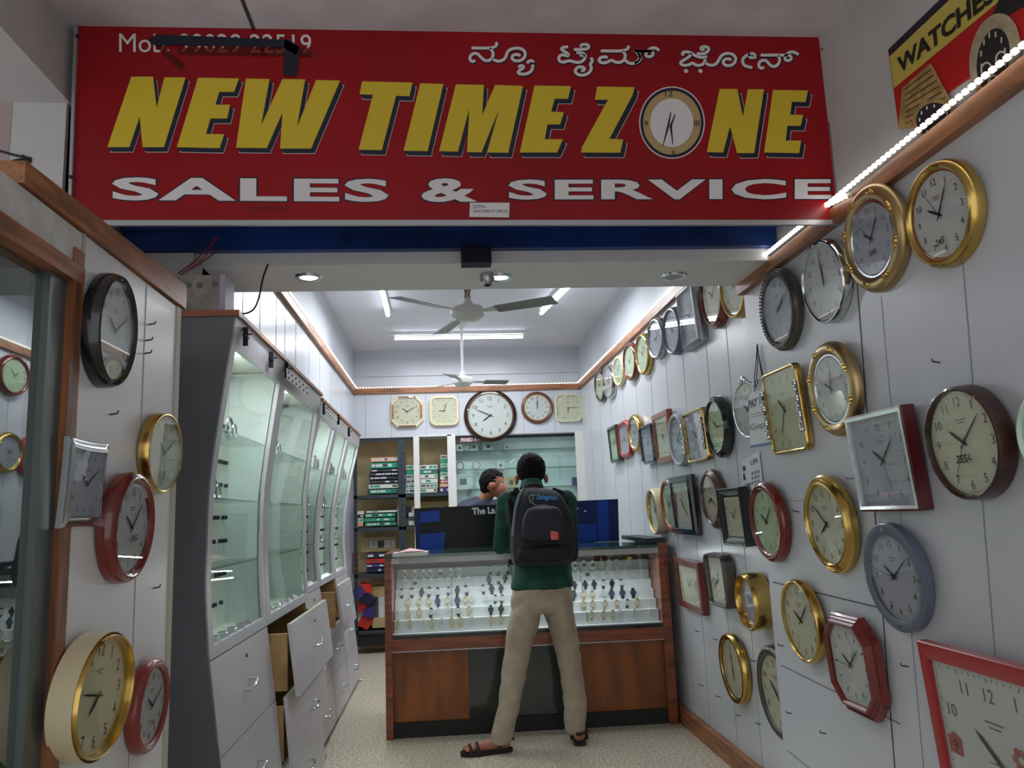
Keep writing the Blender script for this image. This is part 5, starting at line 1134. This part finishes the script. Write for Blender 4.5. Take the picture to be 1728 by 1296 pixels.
# ---------- backpack ----------
bp=empty('backpack',V(915,955,4.80),'black and grey backpack with blue script and red label on the customer','backpack'); B0=bp.location
M_bag=mat('bag_charcoal',(46,46,56),.75,noisy=.2,scale=14,bump=.1); M_bagd=mat('bag_black',(26,26,32),.75,noisy=.2,scale=14,bump=.1); M_bagg=mat('bag_grey_trim',(120,122,128),.7)
def bring(xl,xr,y,Yc,d): return rg(xl,xr,y,Yc,d)
def sloft(name,rs,m,wr=.004,e=.42,**k):
    b=MB(); out=[]
    for c,rx,ry,_,_ in rs: out.append([(c.x+rx*math.copysign(abs(math.cos(a))**e,math.cos(a)),c.y+ry*math.copysign(abs(math.sin(a))**e,math.sin(a)),c.z) for a in [2*math.pi*i/32 for i in range(32)]])
    b.rings(out); o=b.build(name,m,None,origin=B0); 
    s=o.modifiers.new('s','SUBSURF'); s.levels=s.render_levels=2
    dg=bpy.context.evaluated_depsgraph_get(); me=D.meshes.new_from_object(o.evaluated_get(dg)); o.modifiers.clear(); o.data=me
    ns=[v.normal.copy() for v in me.vertices]
    for v,n in zip(me.vertices,ns): v.co+=n*wr*noise.noise(v.co*12)*2
    for p in me.polygons: p.use_smooth=True
    o.parent=bp; o.location=(0,0,0); return o
sloft('main_body',[rg(872,960,955,4.79,.05),rg(864,968,950,4.785,.085),rg(862,970,925,4.78,.10),rg(862,968,890,4.79,.10),rg(866,962,862,4.81,.095),rg(872,950,842,4.835,.085),rg(880,938,828,4.86,.065),rg(888,925,823,4.88,.04)],[M_bag])
sloft('front_pocket',[rg(885,952,915,4.665,.02),rg(880,954,905,4.655,.04),rg(881,952,880,4.66,.045),rg(886,946,862,4.685,.04),rg(896,936,853,4.71,.025)],[mat('pocket_charcoal',(38,40,52),.7)],.002)
sloft('lower_pocket',[rg(878,958,949,4.70,.02),rg(872,966,942,4.685,.04),rg(873,966,928,4.68,.045),rg(878,960,919,4.695,.03)],[M_bagd],.004)
sloft('side_pocket',[rg(960,972,948,4.78,.05),rg(958,975,930,4.78,.06),rg(959,973,905,4.79,.055),rg(960,969,890,4.79,.04)],[M_bagd],.003)
b=MB(); 
b.tube([V(x,y,Y)-B0 for x,y,Y in smooth([(882,826,4.82),(874,842,4.76),(868,862,4.73),(865,890,4.71)],0) ] if False else [V(x,y,Y)-B0 for x,y,Y in ((884,824,4.84),(876,838,4.79),(870,858,4.745),(867,885,4.72),(866,905,4.715))],.010,6); b.build('grey_piping',M_bagg,bp,smooth=True)
b=MB(); b.tube([V(x,y,Y)-B0 for x,y,Y in ((893,846,4.72),(905,853,4.665),(920,852,4.66),(938,858,4.66))],.003,5); b.build('zip',M_bagg,bp,smooth=True)
for pts in ([(872,828,4.93),(864,834,5.00),(858,850,4.94),(863,880,4.89),(866,920,4.87)],[(935,828,4.93),(948,832,5.0),(958,850,4.95),(960,880,4.89),(966,920,4.87)]):
    b=MB(); b.tube([V(x,y,Y)-B0 for x,y,Y in pts],.020,8); b.build('shoulder_strap',M_bagd,bp,smooth=True)
b=MB(); b.tube([V(x,y,Y)-B0 for x,y,Y in ((890,824,4.87),(893,817,4.87),(908,817,4.87),(912,824,4.87))],.007,6); b.build('grab_handle',M_bagd,bp,smooth=True)
yl=4.700
b=MB(); text_quad(b,'Sttegnan',[V(x,y,yl-.004)-B0 for x,y in ((905,845),(941,846),(941,835),(905,834))],0,.015,.3); b.build('script_lettering',mat('bag_blue_print',(60,170,240),.5),bp)
b=MB(); b.tube([V(899,840,yl-.004)-B0+Vector((.022*math.cos(a),0,.018*math.sin(a))) for a in [.7+i*.5 for i in range(9)]],.003,5); b.tube([V(x,y,yl-.004)-B0 for x,y in ((899,836),(900,843))],.004,5); b.build('round_emblem',mat('bag_emblem',(130,140,120),.5),bp)
b=MB(); pf=lambda x,y,o=0: V(x,y,4.612-o)-B0
b.add([pf(928,896),pf(943,898),pf(943,911),pf(930,911)],[(3,2,1,0)],0)
for i in range(4): y=897+i*3.6; b.add([pf(929.5,y,.001),pf(940-i*.5,y+1,.001),pf(940,y+2.2,.001),pf(930,y+1.4,.001)],[(3,2,1,0)],1)
b.build('red_label',[mat('label_red',(220,52,32),.5),mat('label_pale',(236,170,170),.5)],bp)
# ---------- shopkeeper ----------
YS=6.55
rt=empty('person',(V(815,900,YS).x,YS,0),'person in dark blue shirt bending behind the counter board','person'); K0=rt.location
kh=V(834,817,YS-.05); S1=V(785,862,YS); S2=V(842,858,YS-.1)
fd=Vector((.75,-.45,-.35)).normalized(); sdv=Vector((.5,.85,0)).normalized()
caps=[([V(800,880,YS),V(818,842,YS-.02),kh],[.08,.055,.06]),([S1,V(762,905,YS-.1),Vector((S1.x+.05,6.15,CT+.06))],[.06,.042,.028]),([S2,V(850,905,YS-.2),Vector((S2.x+.05,6.12,CT+.06))],[.06,.042,.028]),
 ([kh+fd*.085+Vector((0,0,-.02)),kh+fd*.115+Vector((0,0,-.03))],[.014,.013])]
hl=Vector((K0.x-.02,YS+.05,.92)); hr=Vector((K0.x+.16,YS+.05,.92))
for h_ in (hl,hr): caps.append(([h_,Vector((h_.x,YS,.5)),Vector((h_.x,YS+.05,.08))],[.09,.058,.04])); caps.append(([Vector((h_.x,YS+.07,.04)),Vector((h_.x,YS-.12,.035))],[.036,.03]))
for base in (Vector((S1.x+.05,6.15,CT+.05)),Vector((S2.x+.05,6.12,CT+.05))):
    for i in range(4): caps.append(([base,base+Vector((-.025+.017*i,-.035,-.01)),base+Vector((-.027+.018*i,-.075,-.02))],[.02,.0095,.0075]))
    caps.append(([base,base+Vector((.035,-.01,-.01)),base+Vector((.045,-.035,-.018))],[.018,.010,.008]))
tors=[[( (hl+hr)/2+Vector((0,0,-.03)),.16,.11,0,0),((hl+hr)/2+Vector((0,0,.12)),.15,.10,0,0),(V(806,890,YS+.02),.17,.11,0,0),(V(810,862,YS-.02),.17,.10,0,0),(V(815,848,YS-.03),.09,.07,0,0)]]
balls=[(kh+Vector((-.005,0,.01)),.088,(1.02,1.0,1.08)),(kh+fd*.05+Vector((0,0,-.03)),.066,(1,.9,1)),(kh+Vector((-.02,-.088,-.015)),.028,(.8,.4,1)),(kh+Vector((.02,.088,-.015)),.028,(.8,.4,1))]
blob('body',tors,caps,balls,[M_skin],rt,vox=.0085,smooth=2,loc=K0)
for s in (-1,1):
    b=MB(); b.ball(kh+fd*.085+sdv*.03*s+Vector((0,0,.018))-K0,.011,0,10,6); e=b.build('eye',M_wht,rt,smooth=True); b=MB(); b.ball(kh+fd*.094+sdv*.03*s+Vector((0,0,.016))-K0,.005,0,8,5); b.build('iris',M_ink,e)
b=MB(); b.ball(kh+fd*.098+Vector((0,0,-.062))-K0,.02,0,10,6,(.7,1,.35)); b.build('lips',mat('lips',(130,70,64),.5),rt,smooth=True)
ho=blob('hair',(),(),[(kh+Vector((-.020,.014,.028)),.098,(1.06,1.04,1.05)),(kh+Vector((-.05,.02,-.02)),.078,(.9,1,1))],[M_hair],rt,vox=.007,smooth=1,wr=.008,wscale=30,loc=K0)
bm=bmesh.new(); bm.from_mesh(ho.data); kc=kh-K0
bmesh.ops.delete(bm,geom=[v for v in bm.verts if ((v.co-kc).dot(fd)>.045 and (v.co-kc).z<.055)],context='VERTS'); bm.to_mesh(ho.data); bm.free()
ktr=[[((hl+hr)/2+Vector((0,0,-.02)),.18,.13,0,0),((hl+hr)/2+Vector((0,0,.12)),.175,.12,0,0),(V(806,890,YS+.02),.19,.13,0,0),(V(806,864,YS-.01),.20,.125,0,0),(V(812,850,YS-.02),.13,.10,0,0),(V(818,843,YS-.03),.08,.075,0,0)]]
blob('shirt',ktr,[([S1,V(762,905,YS-.1),V(775,925,YS-.25)],[.085,.062,.05]),([S2,V(850,905,YS-.2),V(852,922,YS-.3)],[.08,.06,.05]),([S1,V(812,852,YS)],[.085,.08])],[],[mat('dark_blue_shirt',(58,66,88),.8,noisy=.25,scale=12)],rt,vox=.011,smooth=4,wr=.006,loc=K0)
pc=[]
for h_ in (hl,hr): pc.append(([h_,Vector((h_.x,YS,.5)),Vector((h_.x,YS+.05,.10))],[.11,.08,.065]))
blob('trousers',[[((hl+hr)/2+Vector((0,0,-.08)),.18,.13,0,0),((hl+hr)/2+Vector((0,0,.04)),.175,.13,0,0)]],pc,[],[mat('dark_trousers',(44,44,50),.8)],rt,vox=.012,smooth=3,loc=K0)
print('CLOCKS'); 
for c in CLK: print(c)
